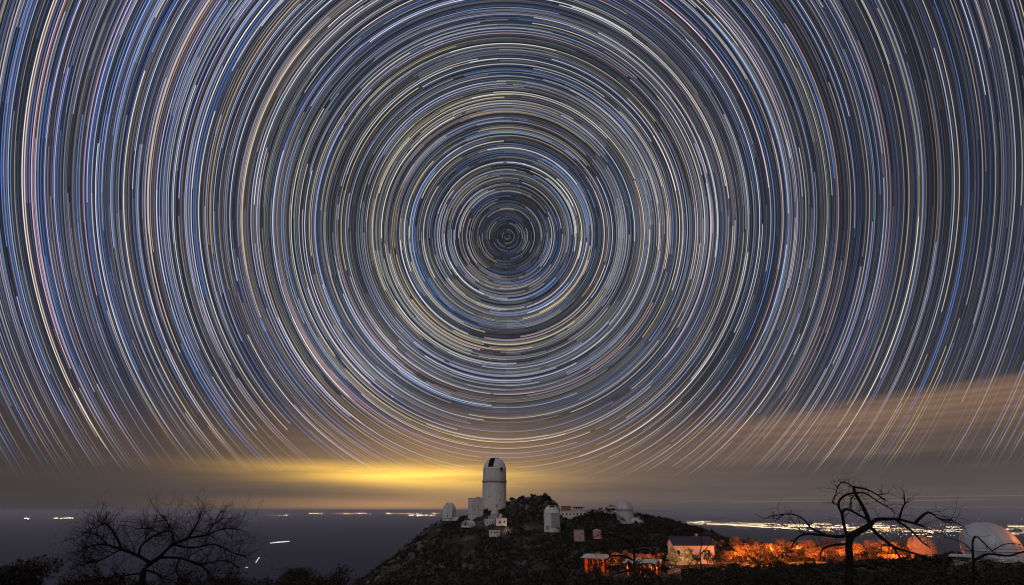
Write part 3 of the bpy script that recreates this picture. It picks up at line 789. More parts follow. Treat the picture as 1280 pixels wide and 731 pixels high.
t, s, v = thing('flat_roof_hut', 'low hut with pale flat roof left of the silver dome', 'hut', 1203, 699, 100, yaw=-5)
W = 21 * s; H = 4.5 * v
MB().box(-W / 2 + .3, W / 2 - .3, -1.4, 1.4, -1, H).build('wall', CONC, t)
MB().box(-W / 2, W / 2, -1.9, 1.9, H, H + .16).build('roof', WHITE2, t)
window(t, -.5, .5, -1.4, H * .3, H * .8)
MB().box(.8, 1.3, -1.48, -1.35, 0, H * .85).build('door', GREY, t)
t, s, v = thing('white_trailer', 'pale low trailer parked below the silver dome', 'trailer', 1270, 706, 82, yaw=24)
W = 40 * s; H = 8 * v
MB().box(-W / 2, W / 2, -1.1, 1.1, .35, H).build('body', WHITE, t)
MB().box(-W / 2 - .05, W / 2 + .05, -1.15, 1.15, H, H + .08).build('roof', WHITE2, t)
for x in (-.3, -.22, .2, .28):
    o = MB().lathe([(.32, -.1), (.34, 0), (.32, .1)], 16).build('wheel', DARK, t); o.rotation_euler = (math.pi / 2, 0, 0); o.location = (W * x, -1.0, .3)
for x in (-.35, -.05, .3): window(t, W * x - .3, W * x + .3, -1.1, H * .5, H * .8, fw=.06)

# ------------------------------------------------------------------ vegetation
rng = np.random.default_rng(7)
def blob_points(n, rx, ry, rz, clumps, rng):
    """points spread through a lumpy crown: clumps of leaves inside an ellipsoid"""
    c = rng.normal(size=(clumps, 3)); c /= np.linalg.norm(c, axis=1)[:, None]; c *= (rng.random((clumps, 1)) ** .45) * .78
    k = rng.integers(0, clumps, n)
    p = rng.normal(size=(n, 3)); p /= np.linalg.norm(p, axis=1)[:, None]
    p = c[k] + p * (rng.random((n, 1)) ** .5) * (.20 + .22 * rng.random((clumps, 1)))[k]
    return p * np.array([rx, ry, rz])

def tree_proto(kind, rng, lm, n=420, leaf=.5, w=3.2, h=3.4):
    """an oak a few metres tall: trunk with limbs, crown of leaf faces; returns two meshes"""
    tr = MB(); hh = h * .9
    tr.tube([(0, 0, -.8), (.08, 0, hh * .35), (-.05, .1, hh * .75)], [.26, .2, .13], 6)
    for k in range(5):
        a = k * 1.26 + rng.random(); b = rng.random() * .3
        tr.tube([(0, 0, hh * (.35 + b)), (math.cos(a) * w * .35, math.sin(a) * w * .35, hh * (.7 + b)), (math.cos(a) * w * .7, math.sin(a) * w * .7, hh * (.95 + b))], [.13, .09, .04], 5)
    p = blob_points(n, w, w, h * .55, 16, rng) + np.array([0, 0, h * 1.0])
    return tr, p
def make_tree(name, label, cat, px, py, d, w, h, lm, n=420, leaf=.5, group=None, base=None, lift=1.0):
    z = None
    p = P(px, py, d)
    o = bpy.data.objects.new(name, None); COL.objects.link(o)
    o.location = (p.x, p.y, float(ground(p.x, p.y)) if base is None else p.z)
    o.rotation_euler = (0, 0, random.random() * 6.28); tag(o, label, cat, group)
    tr, pts = tree_proto(0, rng, lm, n, leaf, w, h); pts[:, 2] -= h * (1 - lift)
    tr.build('trunk', TRUNK, o); quads('crown', pts, leaf, lm, rng, o)
    return o
random.seed(3)

# oaks standing against the sky along the ridge
RID = [(640, 634, 655, 4.6, 4.4, 'dark oak at the right foot of the great tower'), (652, 624, 655, 4.6, 4.4, 'dark oak on the left shoulder of the rocky knob'), (666, 620, 665, 4.4, 4.2, 'dark oak on top of the rocky knob'), (684, 622, 665, 4.6, 4.4, 'dark oak on the right brow of the rocky knob'),
       (706, 650, 600, 4.6, 4.4, 'dark oak between the silo observatory and the long low building'), (742, 652, 560, 7.0, 7.0, 'broad dark oak at the right end of the long low building'), (752, 654, 558, 7.2, 7.6, 'tall dark oak halfway between the long low building and the ball dome'), (764, 656, 555, 7.4, 8.6, 'tallest dark oak, just left of the ball dome'), (774, 660, 470, 6.5, 5.6, 'dark oak below the foot of the ball dome'),
       (806, 656, 478, 4.6, 7.4, 'upright dark oak standing clear to the right of the ball dome'), (824, 655, 470, 6.4, 6.4, 'round dark oak two crowns right of the ball dome'), (836, 655, 465, 5.6, 5.2, 'dark oak in the middle of the falling ridge line'), (849, 657, 450, 5.0, 4.4, 'dark oak low on the falling ridge line'), (864, 661, 430, 4.6, 4.0, 'last small dark oak at the end of the falling ridge line'),
       (708, 666, 455, 7.0, 6.6, 'broad dark oak below the silo observatory, left of the pink cabin'), (722, 660, 470, 6.5, 6.2, 'broad dark oak right behind the pink cabin'), (736, 664, 450, 5.6, 5.6, 'dark oak between the pink cabin and the red tank')]
for (x, y, d, w, h, l) in RID:
    make_tree('oak_tree', l, 'tree', x, y, d, w, h, LEAFD, 520, 1.0, 'oaks on the ridge')
# trees in the orange lamplight
LIT = []
xs = np.linspace(892, 1142, 34)
for i, x in enumerate(xs):
    d = 262 + 30 * math.sin(i * 2.1) + 12 * math.cos(i * 5.3)
    y = 698
    LIT.append((x + 4 * math.sin(i * 3.7), y, d, 3.0 + 2.4 * abs(math.sin(i * 1.7)), 2.4 + 3.4 * abs(math.cos(i * 2.3 + .6)) ** 1.5))
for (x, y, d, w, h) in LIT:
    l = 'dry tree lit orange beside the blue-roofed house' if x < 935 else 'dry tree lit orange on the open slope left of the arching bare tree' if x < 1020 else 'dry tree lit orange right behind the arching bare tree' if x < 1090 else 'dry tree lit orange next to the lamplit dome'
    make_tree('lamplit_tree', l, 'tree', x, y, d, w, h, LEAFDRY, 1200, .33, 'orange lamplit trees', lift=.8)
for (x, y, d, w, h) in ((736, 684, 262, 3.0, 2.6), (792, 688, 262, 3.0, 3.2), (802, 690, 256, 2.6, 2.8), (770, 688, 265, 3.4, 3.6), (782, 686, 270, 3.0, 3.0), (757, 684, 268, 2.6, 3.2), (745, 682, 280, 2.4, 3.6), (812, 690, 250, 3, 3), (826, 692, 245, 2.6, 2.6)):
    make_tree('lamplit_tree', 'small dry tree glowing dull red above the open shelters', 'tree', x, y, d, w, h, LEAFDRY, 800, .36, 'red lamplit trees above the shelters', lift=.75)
make_tree('pale_bush', 'pale yellowish bush lit by a white lamp at the left half of the house wall', 'bush', 845, 706, 221, 3.9, 6.4, LEAFPALE, 2600, .40, lift=.55)
make_tree('pale_bush', 'pale yellowish bush lit by a white lamp at the middle of the house wall', 'bush', 862, 706, 220, 4.2, 6.0, LEAFPALE, 2600, .40, lift=.55)
for (x, d, w, h, l) in ((872, 214, 2.4, 4.2, 'dark shrub before the middle of the house wall, right of the pale bushes'), (893, 216, 2.6, 4.0, 'dark shrub off the right gable of the house'), (902, 224, 3.0, 5.0, 'tall dark shrub between the house and the lamplit trees'),
    (962, 232, 3.2, 5.4, 'dark unlit oak standing among the lamplit trees on the open slope'), (1006, 234, 2.6, 4.6, 'narrow dark unlit oak among the lamplit trees left of the arching bare tree'), (1098, 232, 2.8, 4.4, 'dark unlit oak among the lamplit trees right of the arching bare tree'),
    (728, 190, 2.4, 5.0, 'dark shrub at the left corner of the shorter shelter'), (745, 184, 1.9, 3.4, 'low dark shrub before the middle of the shorter shelter'), (786, 184, 1.9, 4.6, 'dark shrub at the left corner of the longer shelter'), (807, 180, 1.9, 3.4, 'low dark shrub before the centre of the longer shelter'), (826, 186, 2.1, 4.8, 'dark shrub at the right corner of the longer shelter')):
    make_tree('shrub', l, 'shrub', x, 706, d, w, h, LEAFD, 560, .36, lift=.6)
for (x, d, w, h, l) in ((918, 206, 2.6, 2.0, 'dark shrub before the lamplit trees, nearest the blue-roofed house'), (948, 204, 3.4, 2.6, 'broad dark shrub before the lamplit trees on the open slope'), (972, 202, 2.4, 2.0, 'dark shrub before the lamplit trees beside the broad one'), (1084, 200, 2.2, 2.0, 'dark shrub before the lamplit trees right of the arching bare tree')):
    make_tree('shrub', l, 'shrub', x, 706, d, w, h, LEAFD, 520, .36, lift=.6)
for (x, y, d, w, h, l) in ((885, 706, 220, 2.8, 4.0, 'dark shrub at the right corner of the whitewashed house'), (831, 704, 226, 2.2, 3.0, 'dark shrub at the left corner of the whitewashed house')):
    make_tree('shrub', l, 'shrub', x, y, d, w, h, LEAFD, 420, .42)

for (x, d, w, h, l) in ((735, 188, 1.6, 1.6, 'dark shrub before the left end of the shorter shelter'), (762, 184, 2.6, 2.6, 'large dark shrub filling the gap between the two shelters'), (773, 182, 2.0, 2.2, 'dark shrub just left of the longer shelter'), (796, 178, 1.5, 1.3, 'low dark shrub before the middle of the longer shelter'), (815, 178, 1.3, 1.3, 'low dark shrub before the right half of the longer shelter'), (833, 180, 1.8, 1.9, 'dark shrub among the red lamps right of the shelters')):
    make_tree('shrub', l, 'shrub', x, 715, d, w, h, LEAFD, 420, .36)

# low scrub over the whole summit hill: too many and too small to count
def scrub(name, label, n, dmin, dmax, x0, x1, leaves, leaf, w, h, lm, keep=None, sq=True):
    px = rng.uniform(x0, x1, n); d = np.sqrt(rng.uniform(dmin ** 2, dmax ** 2, n)) if sq else np.exp(rng.uniform(math.log(dmin), math.log(dmax), n))
    c = np.array([P(a, 690, b) for a, b in zip(px, d)])
    dens = vnoise(c[:, 0] / 22, c[:, 1] / 22, 11) if dmin > 150 else vnoise(c[:, 0] / 5, c[:, 1] / 5, 12)
    ok = dens > (.22 if dmin > 300 else .34)
    if keep is not None: ok &= keep(px, d)
    c = c[ok]; n = len(c)
    z = ground(c[:, 0], c[:, 1])
    sc = .45 + 1.0 * rng.random(n) ** 2
    protos = [blob_points(leaves, 1, 1, 1, 6, rng) for _ in range(6)]
    pid = rng.integers(0, 6, n); out = []
    for i in range(n):
        out.append(protos[pid[i]] * np.array([w, w, h]) * sc[i] + np.array([c[i, 0], c[i, 1], z[i] + h * sc[i] * .55]))
    o = quads(name, np.concatenate(out), leaf, lm, rng); o['kind'] = 'stuff'; o['label'] = label; o['category'] = 'scrub'
    return o
def hillkeep(px, d):
    return ~((px > 590) & (px < 632) & (d > 622) & (d < 665)) & ~((px > 552) & (px < 572) & (d > 622) & (d < 660)) & ~((px > 679) & (px < 702) & (d > 540) & (d < 575)) & ~((px > 578) & (px < 606) & (d > 565) & (d < 620)) & ~((px > 606) & (px < 634) & (d > 545) & (d < 605)) & ~((px > 766) & (px < 798) & (d > 480) & (d < 515)) & ~((px > 700) & (px < 733) & (d > 600)) & ~((px > 717) & (px < 731) & (d > 412) & (d < 438)) & ~((px > 740) & (px < 753) & (d > 388) & (d < 408))
scrub('hillside_scrub', 'dark low scrub covering the summit hill', 15000, 330, 700, 425, 950, 30, 1.15, 2.3, 1.9, LEAFD, hillkeep)
scrub('ridge_scrub', 'dark low scrub on the eastern ridge and slope', 5200, 90, 330, 690, 1330, 60, .55, 1.35, 1.1, LEAFD,
      lambda px, d: ~((px > 725) & (px < 850) & (d > 150) & (d < 222)) & ~((px > 828) & (px < 905) & (d > 200) & (d < 240)) & ~((px > 1180) & (d > 75) & (d < 130)) & ~((px > 890) & (px < 1150) & (d > 206) & (d < 226)) & ~((px > 1130) & (px < 1180) & (d > 160)))
scrub('near_brush', 'tangled dark brush filling the foreground slope', 900, 32, 95, 420, 1420, 260, .15, .75, .55, LEAFN,
      lambda px, d: ~((px < 640) & (d > 30)) & ~((px > 1170) & (d > 60)), False)
scrub('near_thicket', 'fine-leaved dark thicket along the nearest slope', 800, 13, 34, 380, 1460, 620, .06, .6, .5, LEAFN, None, False)
scrub('west_thicket', 'low fine-twigged thicket under the twiggy bare tree', 420, 14, 24, 90, 440, 560, .055, .5, .56, LEAFN, None, False)

# rocks showing on the bare western slope and the summit knob
def boulder_mesh(seed):
    import bmesh
    bm = bmesh.new(); bmesh.ops.create_icosphere(bm, subdivisions=2, radius=1)
    for vv in bm.verts:
        q = mnoise.noise(vv.co * 1.6 + Vector((seed * 5.1, 0, 0))); vv.co *= 1 + .45 * q; vv.co.z *= .8
    me = bpy.data.meshes.new('boulder'); bm.to_mesh(me); bm.free(); me.materials.append(ROCK); return me
BM = [boulder_mesh(i) for i in range(6)]
def boulders(n, x0, x1, d0, d1, smin, smax, label, group):
    for i in range(n):
        x = rng.uniform(x0, x1); d = rng.uniform(d0, d1); p = P(x, 680, d)
        o = bpy.data.objects.new('boulder', BM[int(rng.integers(0, 6))]); COL.objects.link(o)
        sc = rng.uniform(smin, smax); o.scale = (sc * rng.uniform(.8, 1.5), sc * rng.uniform(.8, 1.3), sc * rng.uniform(.8, 1.3))
        o.location = (p.x, p.y, float(ground(p.x, p.y)) + sc * .2); o.rotation_euler = (rng.uniform(0, 1), rng.uniform(0, 1), rng.uniform(0, 6))
        tag(o, label, 'boulder', group)
boulders(70, 462, 548, 540, 650, 1.2, 3.4, 'grey boulder on the bare western slope of the hill', 'boulders on the western slope')
boulders(46, 640, 700, 615, 690, 1.5, 4.0, 'brown boulder on the rocky knob right of the great tower', 'boulders on the summit knob')

# ------------------------------------------------------------------ bare trees close by
def catmull(pts, per=5):
    pts = [Vector(p) for p in pts]
    if len(pts) < 3: return [pts[0].lerp(pts[-1], k / per) for k in range(per + 1)]
    q = [pts[0] * 2 - pts[1]] + pts + [pts[-1] * 2 - pts[-2]]; out = []
    for i in range(1, len(q) - 2):
        for k in range(per):
            t_ = k / per; a, b, c, d_ = q[i - 1:i + 3]
            out.append(.5 * ((2 * b) + (c - a) * t_ + (2 * a - 5 * b + 4 * c - d_) * t_ ** 2 + (3 * b - a - 3 * c + d_) * t_ ** 3))
    out.append(pts[-1]); return out
def twigs(mb, path, rad, rnd, length, count, depth):
    L = len(path)
    for _ in range(count):
        i = rnd.randrange(max(1, L // 4), L); p = path[i]; tan = (path[min(i + 1, L - 1)] - path[max(i - 1, 0)]).normalized()
        rv = Vector((rnd.gauss(0, 1), rnd.gauss(0, .6), rnd.gauss(.25, 1))).normalized()
        dirv = (tan * .7 + rv).normalized(); ln = length * rnd.uniform(.4, 1.2); seg = 5; pts = [p]; cur = dirv
        for k in range(seg):
            cur = (cur + Vector((rnd.gauss(0, .28), rnd.gauss(0, .2), rnd.gauss(.02, .28)))).normalized()
            pts.append(pts[-1] + cur * (ln / seg))
        r0 = rad * rnd.uniform(.6, 1.0)
        mb.tube(pts, [r0 * (1 - .8 * k / seg) for k in range(seg + 1)], 4)
        if depth > 0: twigs(mb, pts, r0 * .6, rnd, ln * .55, 3, depth - 1)
def bare_tree(label, d, base, trunk, tr, branches, seed, tw_len, tw_n, tw_r, depth=1, spread=.05, thin=.82):
    """trunk and limbs drawn through points, each limb wandering in depth; fine twigs grown on them"""
    rnd = random.Random(seed); s, v = mpp(*trunk[0], d)
    bp = P(*base, d)
    bp.z = float(ground(bp.x, bp.y)) - .1
    o = bpy.data.objects.new('bare_tree', None); COL.objects.link(o); o.location = bp; tag(o, label, 'tree')
    def path(pts, dd0, dd1):
        out = []
        for i, (x, y) in enumerate(pts):
            f = i / max(1, len(pts) - 1); out.append(P(x, y, d * (1 + dd0 + (dd1 - dd0) * f)) - bp)
        return catmull(out)
    tp = [Vector((0, 0, 0))] + [P(x, y, d) - bp for x, y in trunk]; tp = catmull(tp)
    tw = MB()
    MB().tube(tp, [s * thin * (tr[0] + (tr[1] - tr[0]) * i / (len(tp) - 1)) for i in range(len(tp))], 8).build('trunk', BARK, o, True)
    off = {}
    for bi, (pts, r0, r1) in enumerate(branches):
        d0 = 0.0
        for q in off:
            if abs(q[0] - pts[0][0]) + abs(q[1] - pts[0][1]) < 5: d0 = off[q]
        d1 = d0 + rnd.uniform(-spread, spread)
        pp = path(pts, d0, d1)
        for i, q in enumerate(pts): off[q] = d0 + (d1 - d0) * i / max(1, len(pts) - 1)
        MB().tube(pp, [s * thin * (r0 + (r1 - r0) * i / (len(pp) - 1)) for i in range(len(pp))], 6).build('branch', BARK, o, True)
        twigs(tw, pp, tw_r * s, rnd, tw_len * s, max(2, int(tw_n * len(pts) / 4)), depth)
    q = tw.build('twigs', BARK, o); q['kind'] = 'stuff'
    return o
bare_tree('leafless black tree with arching limbs before the orange lamplit trees', 12, (1062, 760),
    [(1062, 735), (1062, 703), (1062, 674), (1073, 664), (1088, 656)], (4.6, 3.0),
    [([(1088, 656), (1083, 642), (1076, 628), (1069, 616), (1067, 608)], 2.4, 1.5),
     ([(1067, 608), (1083, 611), (1097, 618), (1107, 625)], 1.3, .5), ([(1097, 618), (1104, 617), (1111, 616)], .7, .3),
     ([(1067, 608), (1055, 602), (1048, 607), (1043, 623)], .9, .4),
     ([(1088, 656), (1095, 649), (1111, 648), (1125, 649), (1144, 654), (1156, 658)], 2.3, .9),
     ([(1144, 653), (1153, 644), (1162, 640), (1175, 648), (1191, 650)], 1.5, .6), ([(1175, 648), (1182, 652), (1196, 653), (1206, 660)], .8, .3),
     ([(1124, 648), (1128, 635), (1131, 628), (1130, 616)], 1.1, .4),
     ([(1121, 650), (1130, 656), (1142, 665), (1153, 677), (1163, 684)], 1.4, .6),
     ([(1062, 672), (1057, 663), (1053, 644), (1055, 637), (1062, 637), (1083, 648)], 1.9, 1.2),
     ([(1053, 644), (1048, 630), (1053, 621), (1064, 616), (1081, 616), (1097, 626), (1111, 634), (1118, 640)], 1.5, .5),
     ([(1048, 630), (1041, 628), (1043, 621), (1050, 614)], .8, .3), ([(1064, 637), (1064, 623), (1070, 618)], .9, .4),
     ([(1088, 658), (1100, 670), (1116, 682), (1132, 688), (1158, 695)], 2.2, .7),
     ([(1116, 682), (1123, 693), (1130, 703)], 1.4, .6), ([(1116, 682), (1103, 681), (1102, 690)], .9, .4),
     ([(1069, 665), (1050, 670), (1027, 668), (1008, 667), (996, 672), (989, 684)], 2.0, .8),
     ([(1060, 679), (1036, 682), (1027, 688), (1025, 698)], 1.4, .5),
     ([(1032, 668), (1015, 660), (1006, 650), (994, 643), (980, 642), (965, 645), (955, 648)], 1.3, .4), ([(980, 642), (974, 646), (972, 650)], .7, .3),
     ([(1008, 667), (1000, 662), (995, 655)], .8, .3)], 5, 26, 6, .45, 1, .06, 1.08)
bare_tree('leafless black tree whose branch loops before the silver dome', 11, (1215, 775),
    [(1217, 745), (1217, 712), (1216, 690)], (2.2, 1.6),
    [([(1216, 690), (1216, 676), (1220, 670), (1228, 676), (1240, 688), (1246, 694)], 1.5, .6), ([(1217, 700), (1235, 692), (1260, 694), (1275, 690), (1295, 684)], 1.7, .7),
     ([(1216, 690), (1207, 680), (1195, 674), (1180, 671)], 1.0, .4), ([(1240, 688), (1255, 680), (1270, 679), (1290, 684)], .7, .3), ([(1217, 705), (1204, 700), (1190, 703)], .9, .3)], 9, 16, 4, .38, 1, .05)
bare_tree('leafless grey tree with dense fine twigs above the dark western plain', 15, (180, 775),
    [(178, 745), (178, 729), (181, 710), (199, 696)], (4.6, 3.2),
    [([(199, 696), (216, 680), (234, 672), (244, 658), (252, 640)], 3.0, .6),
     ([(188, 703), (173, 694), (152, 686), (131, 680), (112, 682), (98, 689)], 2.6, .6),
     ([(152, 686), (145, 670), (134, 655), (126, 654)], 1.7, .5), ([(173, 694), (178, 680), (199, 666), (214, 664), (217, 678)], 1.8, 1.2),
     ([(199, 666), (188, 660), (176, 660)], 1.0, .4), ([(234, 672), (258, 668), (280, 660), (296, 661)], 1.9, .5), ([(214, 664), (210, 655), (206, 647)], .9, .3),
     ([(216, 680), (240, 684), (268, 680), (290, 690), (308, 695)], 1.9, .5), ([(199, 696), (225, 697), (250, 704), (280, 700), (300, 709)], 2.2, .5),
     ([(225, 697), (220, 712), (228, 724)], 1.5, .6), ([(182, 712), (196, 716), (206, 728)], 1.8, .6), ([(250, 704), (262, 716), (272, 730)], 1.3, .5),
     ([(258, 668), (268, 655), (278, 648)], 1.1, .4), ([(152, 686), (140, 692), (120, 702), (105, 700)], 1.2, .4), ([(134, 680), (122, 668), (110, 664)], 1.0, .4), ([(181, 715), (160, 718), (135, 722), (112, 720)], 1.4, .4)],
    4, 36, 38, .40, 2, .10)
bare_tree('leafless dark tree spreading low before the open shelters', 34, (790, 758),
    [(791, 740), (793, 718), (793, 697), (793, 682)], (2.4, 1.6),
    [([(793, 700), (778, 694), (764, 694), (757, 688), (751, 678)], 1.8, .7), ([(793, 684), (782, 674), (768, 669), (753, 667), (738, 673)], 1.3, .4), ([(793, 682), (797, 668), (806, 662)], 1.2, .4),
     ([(793, 690), (808, 686), (826, 697), (846, 702)], 1.1, .4), ([(764, 694), (750, 704), (735, 706)], 1.0, .4), ([(793, 712), (770, 716), (750, 726)], 1.2, .4), ([(793, 706), (815, 704), (835, 715)], 1.0, .4)], 12, 14, 5, .4, 1, .05)
bare_tree('leafless crooked tree low in the brush below the summit hill', 26, (700, 775),
    [(702, 745), (706, 725), (712, 712)], (2.0, 1.2),
    [([(712, 712), (704, 700), (694, 694), (684, 682)], 1.1, .4), ([(706, 722), (692, 700), (676, 700), (662, 708)], 1.1, .4), ([(712, 712), (724, 722), (742, 728)], .9, .3), ([(704, 728), (690, 720), (672, 724)], 1.0, .4)], 21, 14, 5, .4, 1, .05)
bare_tree('leafless thin tree at the right corner of the blue-roofed house', 60, (878, 735),
    [(877, 722), (876, 704), (875, 690)], (1.3, .9), [([(875, 690), (877, 680), (876, 668)], .9, .4), ([(875, 692), (884, 684), (890, 672)], .8, .3), ([(876, 700), (866, 694), (860, 684)], .7, .3)], 22, 10, 4, .3, 1, .03)

# evergreen and brush at the lower left
def near_bush(name, label, px, py, d, w, h, n, leaf):
    p = P(px, py, d); o = bpy.data.objects.new(name, None); COL.objects.link(o)
    o.location = (p.x, p.y, float(ground(p.x, p.y))); tag(o, label, 'bush')
    tp = P(px, py, d).z - o.location.z       # height of the top above the ground
    m_ = MB()
    for k in range(7):
        a = k * .9 + .3; m_.tube([(0, 0, -.2), (math.cos(a) * w * .3, math.sin(a) * w * .3, tp * .35), (math.cos(a) * w * .4, math.sin(a) * w * .4, tp * .6)], [.05, .03, .012], 5)
    m_.build('stems', BARK, o)
    quads('foliage', blob_points(n, w, w, tp * .5, 22, rng) + np.array([0, 0, tp * .5]), leaf, LEAFN, rng, o, .35)
near_bush('evergreen_bush', 'black rounded evergreen bush at the western edge of the slope', 20, 677, 18, 1.35, 1.4, 16000, .08)
near_bush('evergreen_bush', 'dark brown-green bush between the bare twiggy tree and the hill', 381, 705, 26, 1.25, 1.2, 7000, .08)
near_bush('evergreen_bush', 'low dark bush under the twiggy bare tree', 120, 716, 20, 1.5, .8, 7000, .075)
near_bush('evergreen_bush', 'low dark bush right of the twiggy bare tree', 285, 716, 22, 1.6, .8, 7000, .075)
near_bush('evergreen_bush', 'dark bush in the brush under the arching bare tree', 1120, 706, 17, 1.3, .8, 7000, .065)
near_bush('evergreen_bush', 'dark bush in the brush left of the arching bare tree', 960, 702, 26, 1.7, 1.0, 7000, .08)
near_bush('evergreen_bush', 'dark bush in the brush below the flat-roofed hut', 1205, 702, 21, 1.7, 1.0, 7000, .07)
near_bush('evergreen_bush', 'dark bush in the brush below the pale trailer', 1262, 703, 24, 1.5, 1.0, 7000, .075)

# ------------------------------------------------------------------ lamps on the ridge
def street_lamp(label, px, py, d, h, color, power, group=None):
    p = P(px, py, d); o = bpy.data.objects.new('street_lamp', None); COL.objects.link(o)
    o.location = (p.x, p.y, float(ground(p.x, p.y))); o.rotation_euler = (0, 0, -math.atan2(p.x, p.y) + math.pi); tag(o, label, 'lamp', group)
    MB().tube([(0, 0, -.5), (0, 0, h), (0, -.35, h + .25), (0, -.9, h + .3)], [.09, .06, .05, .05], 6).build('post', DARK, o)
    MB().box(-.2, .2, -1.3, -.75, h + .22, h + .38).build('lamp_head', GREY, o)
    bulb(o, (0, -1.02, h + .08), color, power, .13, 'bulb')
G = 'orange street lamps on the eastern slope'
for i, (x, d) in enumerate(((918, 232), (938, 226), (955, 214), (982, 222), (1010, 210), (1034, 216), (1052, 206), (1076, 216), (1100, 212), (1124, 216), (1146, 220), (922, 256), (944, 256), (972, 250), (998, 258), (1024, 250), (1064, 254), (1090, 250), (1112, 256))):
    street_lamp('orange street lamp beside the blue-roofed house' if x < 935 else 'orange street lamp on the open slope left of the arching bare tree' if x < 1020 else 'orange street lamp right behind the arching bare tree' if x < 1090 else 'orange street lamp next to the lamplit dome', x, 700, d, 2.6 + (i % 3) * .7, ORANGE, 5200 + 2200 * (i % 3), G)
for (x, d) in ((768, 250), (783, 248), (748, 262), (800, 244), (818, 238)):
    street_lamp('short red-lit lamp on the terrace above the shelters', x, 700, d, 2.2, RED if x < 760 else (1.0, .22, .035), 2600, 'red terrace lamps')
for (x, d) in ((828, 196), (838, 192), (842, 199)):
    street_lamp('small red lamp in the brush right of the longer shelter', x, 712, d, 1.3, RED, 240, 'red lamps right of the shelters')
street_lamp('white lamp lighting the pale bush by the house', 853, 708, 211, 3.6, WARM, 1700)
street_lamp('small white lamp shining on the pinkish service block', 634, 660, 556, 4.0, (1.0, .85, .72), 1600)
street_lamp('orange lamp on the east side of the silver dome', 1305, 694, 113, 3.2, ORANGE, 380)

# ------------------------------------------------------------------ lights out on the plain
def plain_lights(name, label, spots, mats):
    """small lit points standing on the plain; spots: (px, py, size px, material index)"""
    m_ = MB(); idx = []
    for (x, y, r, k) in spots:
        p = P(x, y, 1000.0); f = PLZ / p.z; p = p * f
        dd = math.hypot(p.x, p.y); s = mpp(x, y, dd)[0] * r
        a = math.atan2(p.x, p.y); ux, uy = math.cos(a), -math.sin(a)
        c = Vector((p.x, p.y, PLZ + s * .5))
        m_.add([(c.x - ux * s, c.y - uy * s, c.z), (c.x, c.y, c.z - s * .5), (c.x + ux * s, c.y + uy * s, c.z), (c.x, c.y, c.z + s * .5), (c.x - uy * s, c.y + ux * s, c.z), (c.x + uy * s, c.y - ux * s, c.z)],
               [(0, 1, 4), (1, 2, 4), (2, 3, 4), (3, 0, 4), (1, 0, 5), (2, 1, 5), (3, 2, 5), (0, 3, 5)])
        idx += [k] * 8
    o = m_.build(name, None)
    for q in mats: o.data.materials.append(q)
    o.data.polygons.foreach_set('material_index', idx)
    o['kind'] = 'stuff'; o['label'] = label; o['category'] = 'city lights'
    return o
CM = [glowmat('city_white', (1.0, .82, .54), 12.0), glowmat('city_amber', (1.0, .62, .26), 6.0), glowmat('city_dim', (.8, .5, .28), 2.6), glowmat('city_blue', (.75, .85, 1.0), .9)]
rl_ = random.Random(11); sp = []
def band(x):
    f = (x - 858) / 422
    return 653.2 + 9.0 * min(1, f * 1.5), 1.2 + 5.4 * min(1, f * 1.7)
for _ in range(125):                                          # streets and districts seen edge-on
    x0 = 858 + 440 * rl_.random() ** .8; mid, wid = band(x0); y0 = rl_.gauss(mid, wid * .5)
    ln = rl_.uniform(3, 22) * (1.6 if abs(y0 - mid) < wid * .4 else 1); k = rl_.choices((0, 1, 2), (3, 5, 4))[0]; x = x0
    if y0 < 644.5: continue
    while x < x0 + ln:
        sp.append((x, y0 + rl_.gauss(0, .22), rl_.uniform(.22, .5), k if rl_.random() < .75 else rl_.choice((0, 1, 2)))); x += rl_.uniform(.4, 1.3)
for _ in range(900):
    x = rl_.uniform(858, 1300); mid, wid = band(x); y = rl_.gauss(mid, wid * .75)
    if y > 644.5: sp.append((x, y, rl_.uniform(.18, .4), rl_.choices((0, 1, 2, 3), (2, 4, 6, 1))[0]))
for _ in range(60): sp.append((rl_.uniform(870, 1290), rl_.uniform(643, 648), rl_.uniform(.2, .45), rl_.choice((0, 1, 3))))
for x in np.arange(860, 1010, 1.5): sp.append((x, 652.3 + (x - 862) * .062 + rl_.gauss(0, .35), rl_.uniform(.35, .7), rl_.choice((0, 0, 1))))
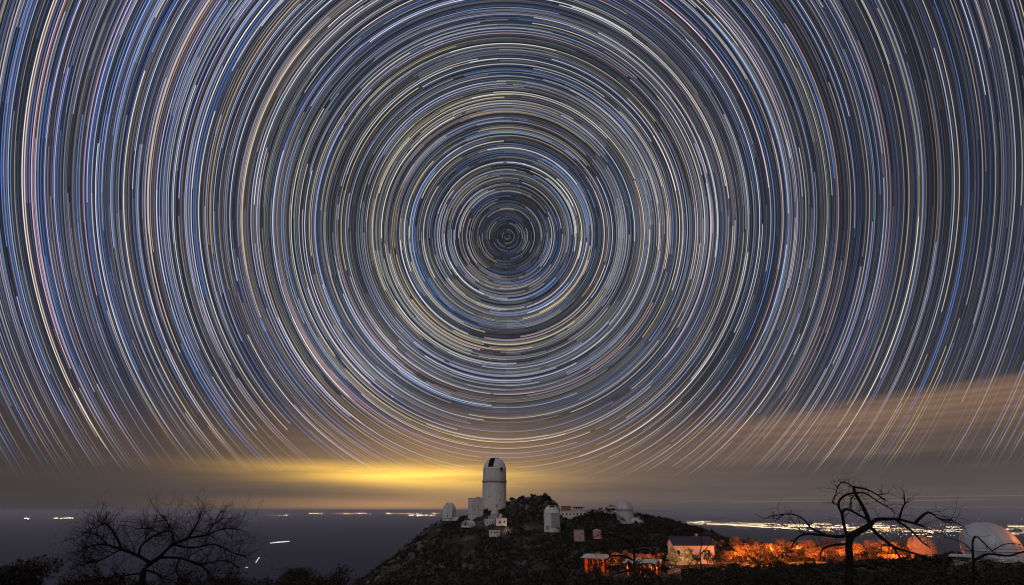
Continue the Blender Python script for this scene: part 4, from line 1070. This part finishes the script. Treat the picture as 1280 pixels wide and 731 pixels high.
plain_lights('city_lights', 'dense band of warm city lights on the eastern plain', sp, CM)
sp = []
for _ in range(330):
    x = rl_.uniform(380, 560)
    if math.sin(x * .21) + math.sin(x * .09) < -.8: continue
    sp.append((x, 641.3 + rl_.gauss(0, .35), rl_.uniform(.2, .5), rl_.choice((0, 1, 1, 1))))
for _ in range(26): sp.append((rl_.uniform(510, 545), 643.6 + rl_.gauss(0, .3), rl_.uniform(.3, .6), 0))
plain_lights('town_lights', 'thin row of amber town lights under the yellow glow', sp, [glowmat('town_white', (1.0, .78, .45), 60.0), glowmat('town_amber', (1.0, .50, .15), 50.0)])
sp = [(32, 648, 1.4, 0), (35, 648.5, 1.2, 0), (30.5, 647.4, .6, 1)] + [(rl_.uniform(38, 125), 647 + rl_.gauss(0, .15), rl_.uniform(.25, .4), 2) for _ in range(40)] + [(rl_.uniform(66, 92), 647.3 + rl_.gauss(0, .35), rl_.uniform(.4, .8), rl_.choice((0, 1))) for _ in range(34)] + [(x, 646.8, .4, 2) for x in np.arange(147, 160, 1)]
plain_lights('village_lights', 'few warm village lights far out on the western plain', sp, CM)
sp = [(337, 644, .5, 1), (342, 644.3, .5, 0), (349, 644, .7, 0), (355, 644.2, .9, 0), (358, 644, 1.3, 0), (366, 644.3, .4, 1), (293, 663, .5, 3), (481, 647.5, .4, 1), (188, 658, .6, 2), (190, 658.2, .6, 2)]
plain_lights('farm_lights', 'scattered farm lights beyond the twiggy tree', sp, CM)
sp = [(x, 678.6 - (x - 338) * .09 + rl_.gauss(0, .12), .8 + .5 * math.sin((x - 338) / 7.5), 3) for x in np.arange(338, 362, .8)]
plain_lights('compound_lights', 'short bright white row of lights alone on the dark plain', sp, [CM[0], CM[1], CM[2], glowmat('compound_white', (.9, .92, 1.0), 1.3)])
sp = [(320 + k * .55, 702.5 - k * .85, .9, 0) for k in range(8)] + [(309, 709, 1.0, 0), (307.5, 709, .8, 0)]
plain_lights('road_lights', 'short slanting pinkish road lights right of the twiggy tree', sp, [glowmat('road_pink', (1.0, .66, .5), 1.3)])
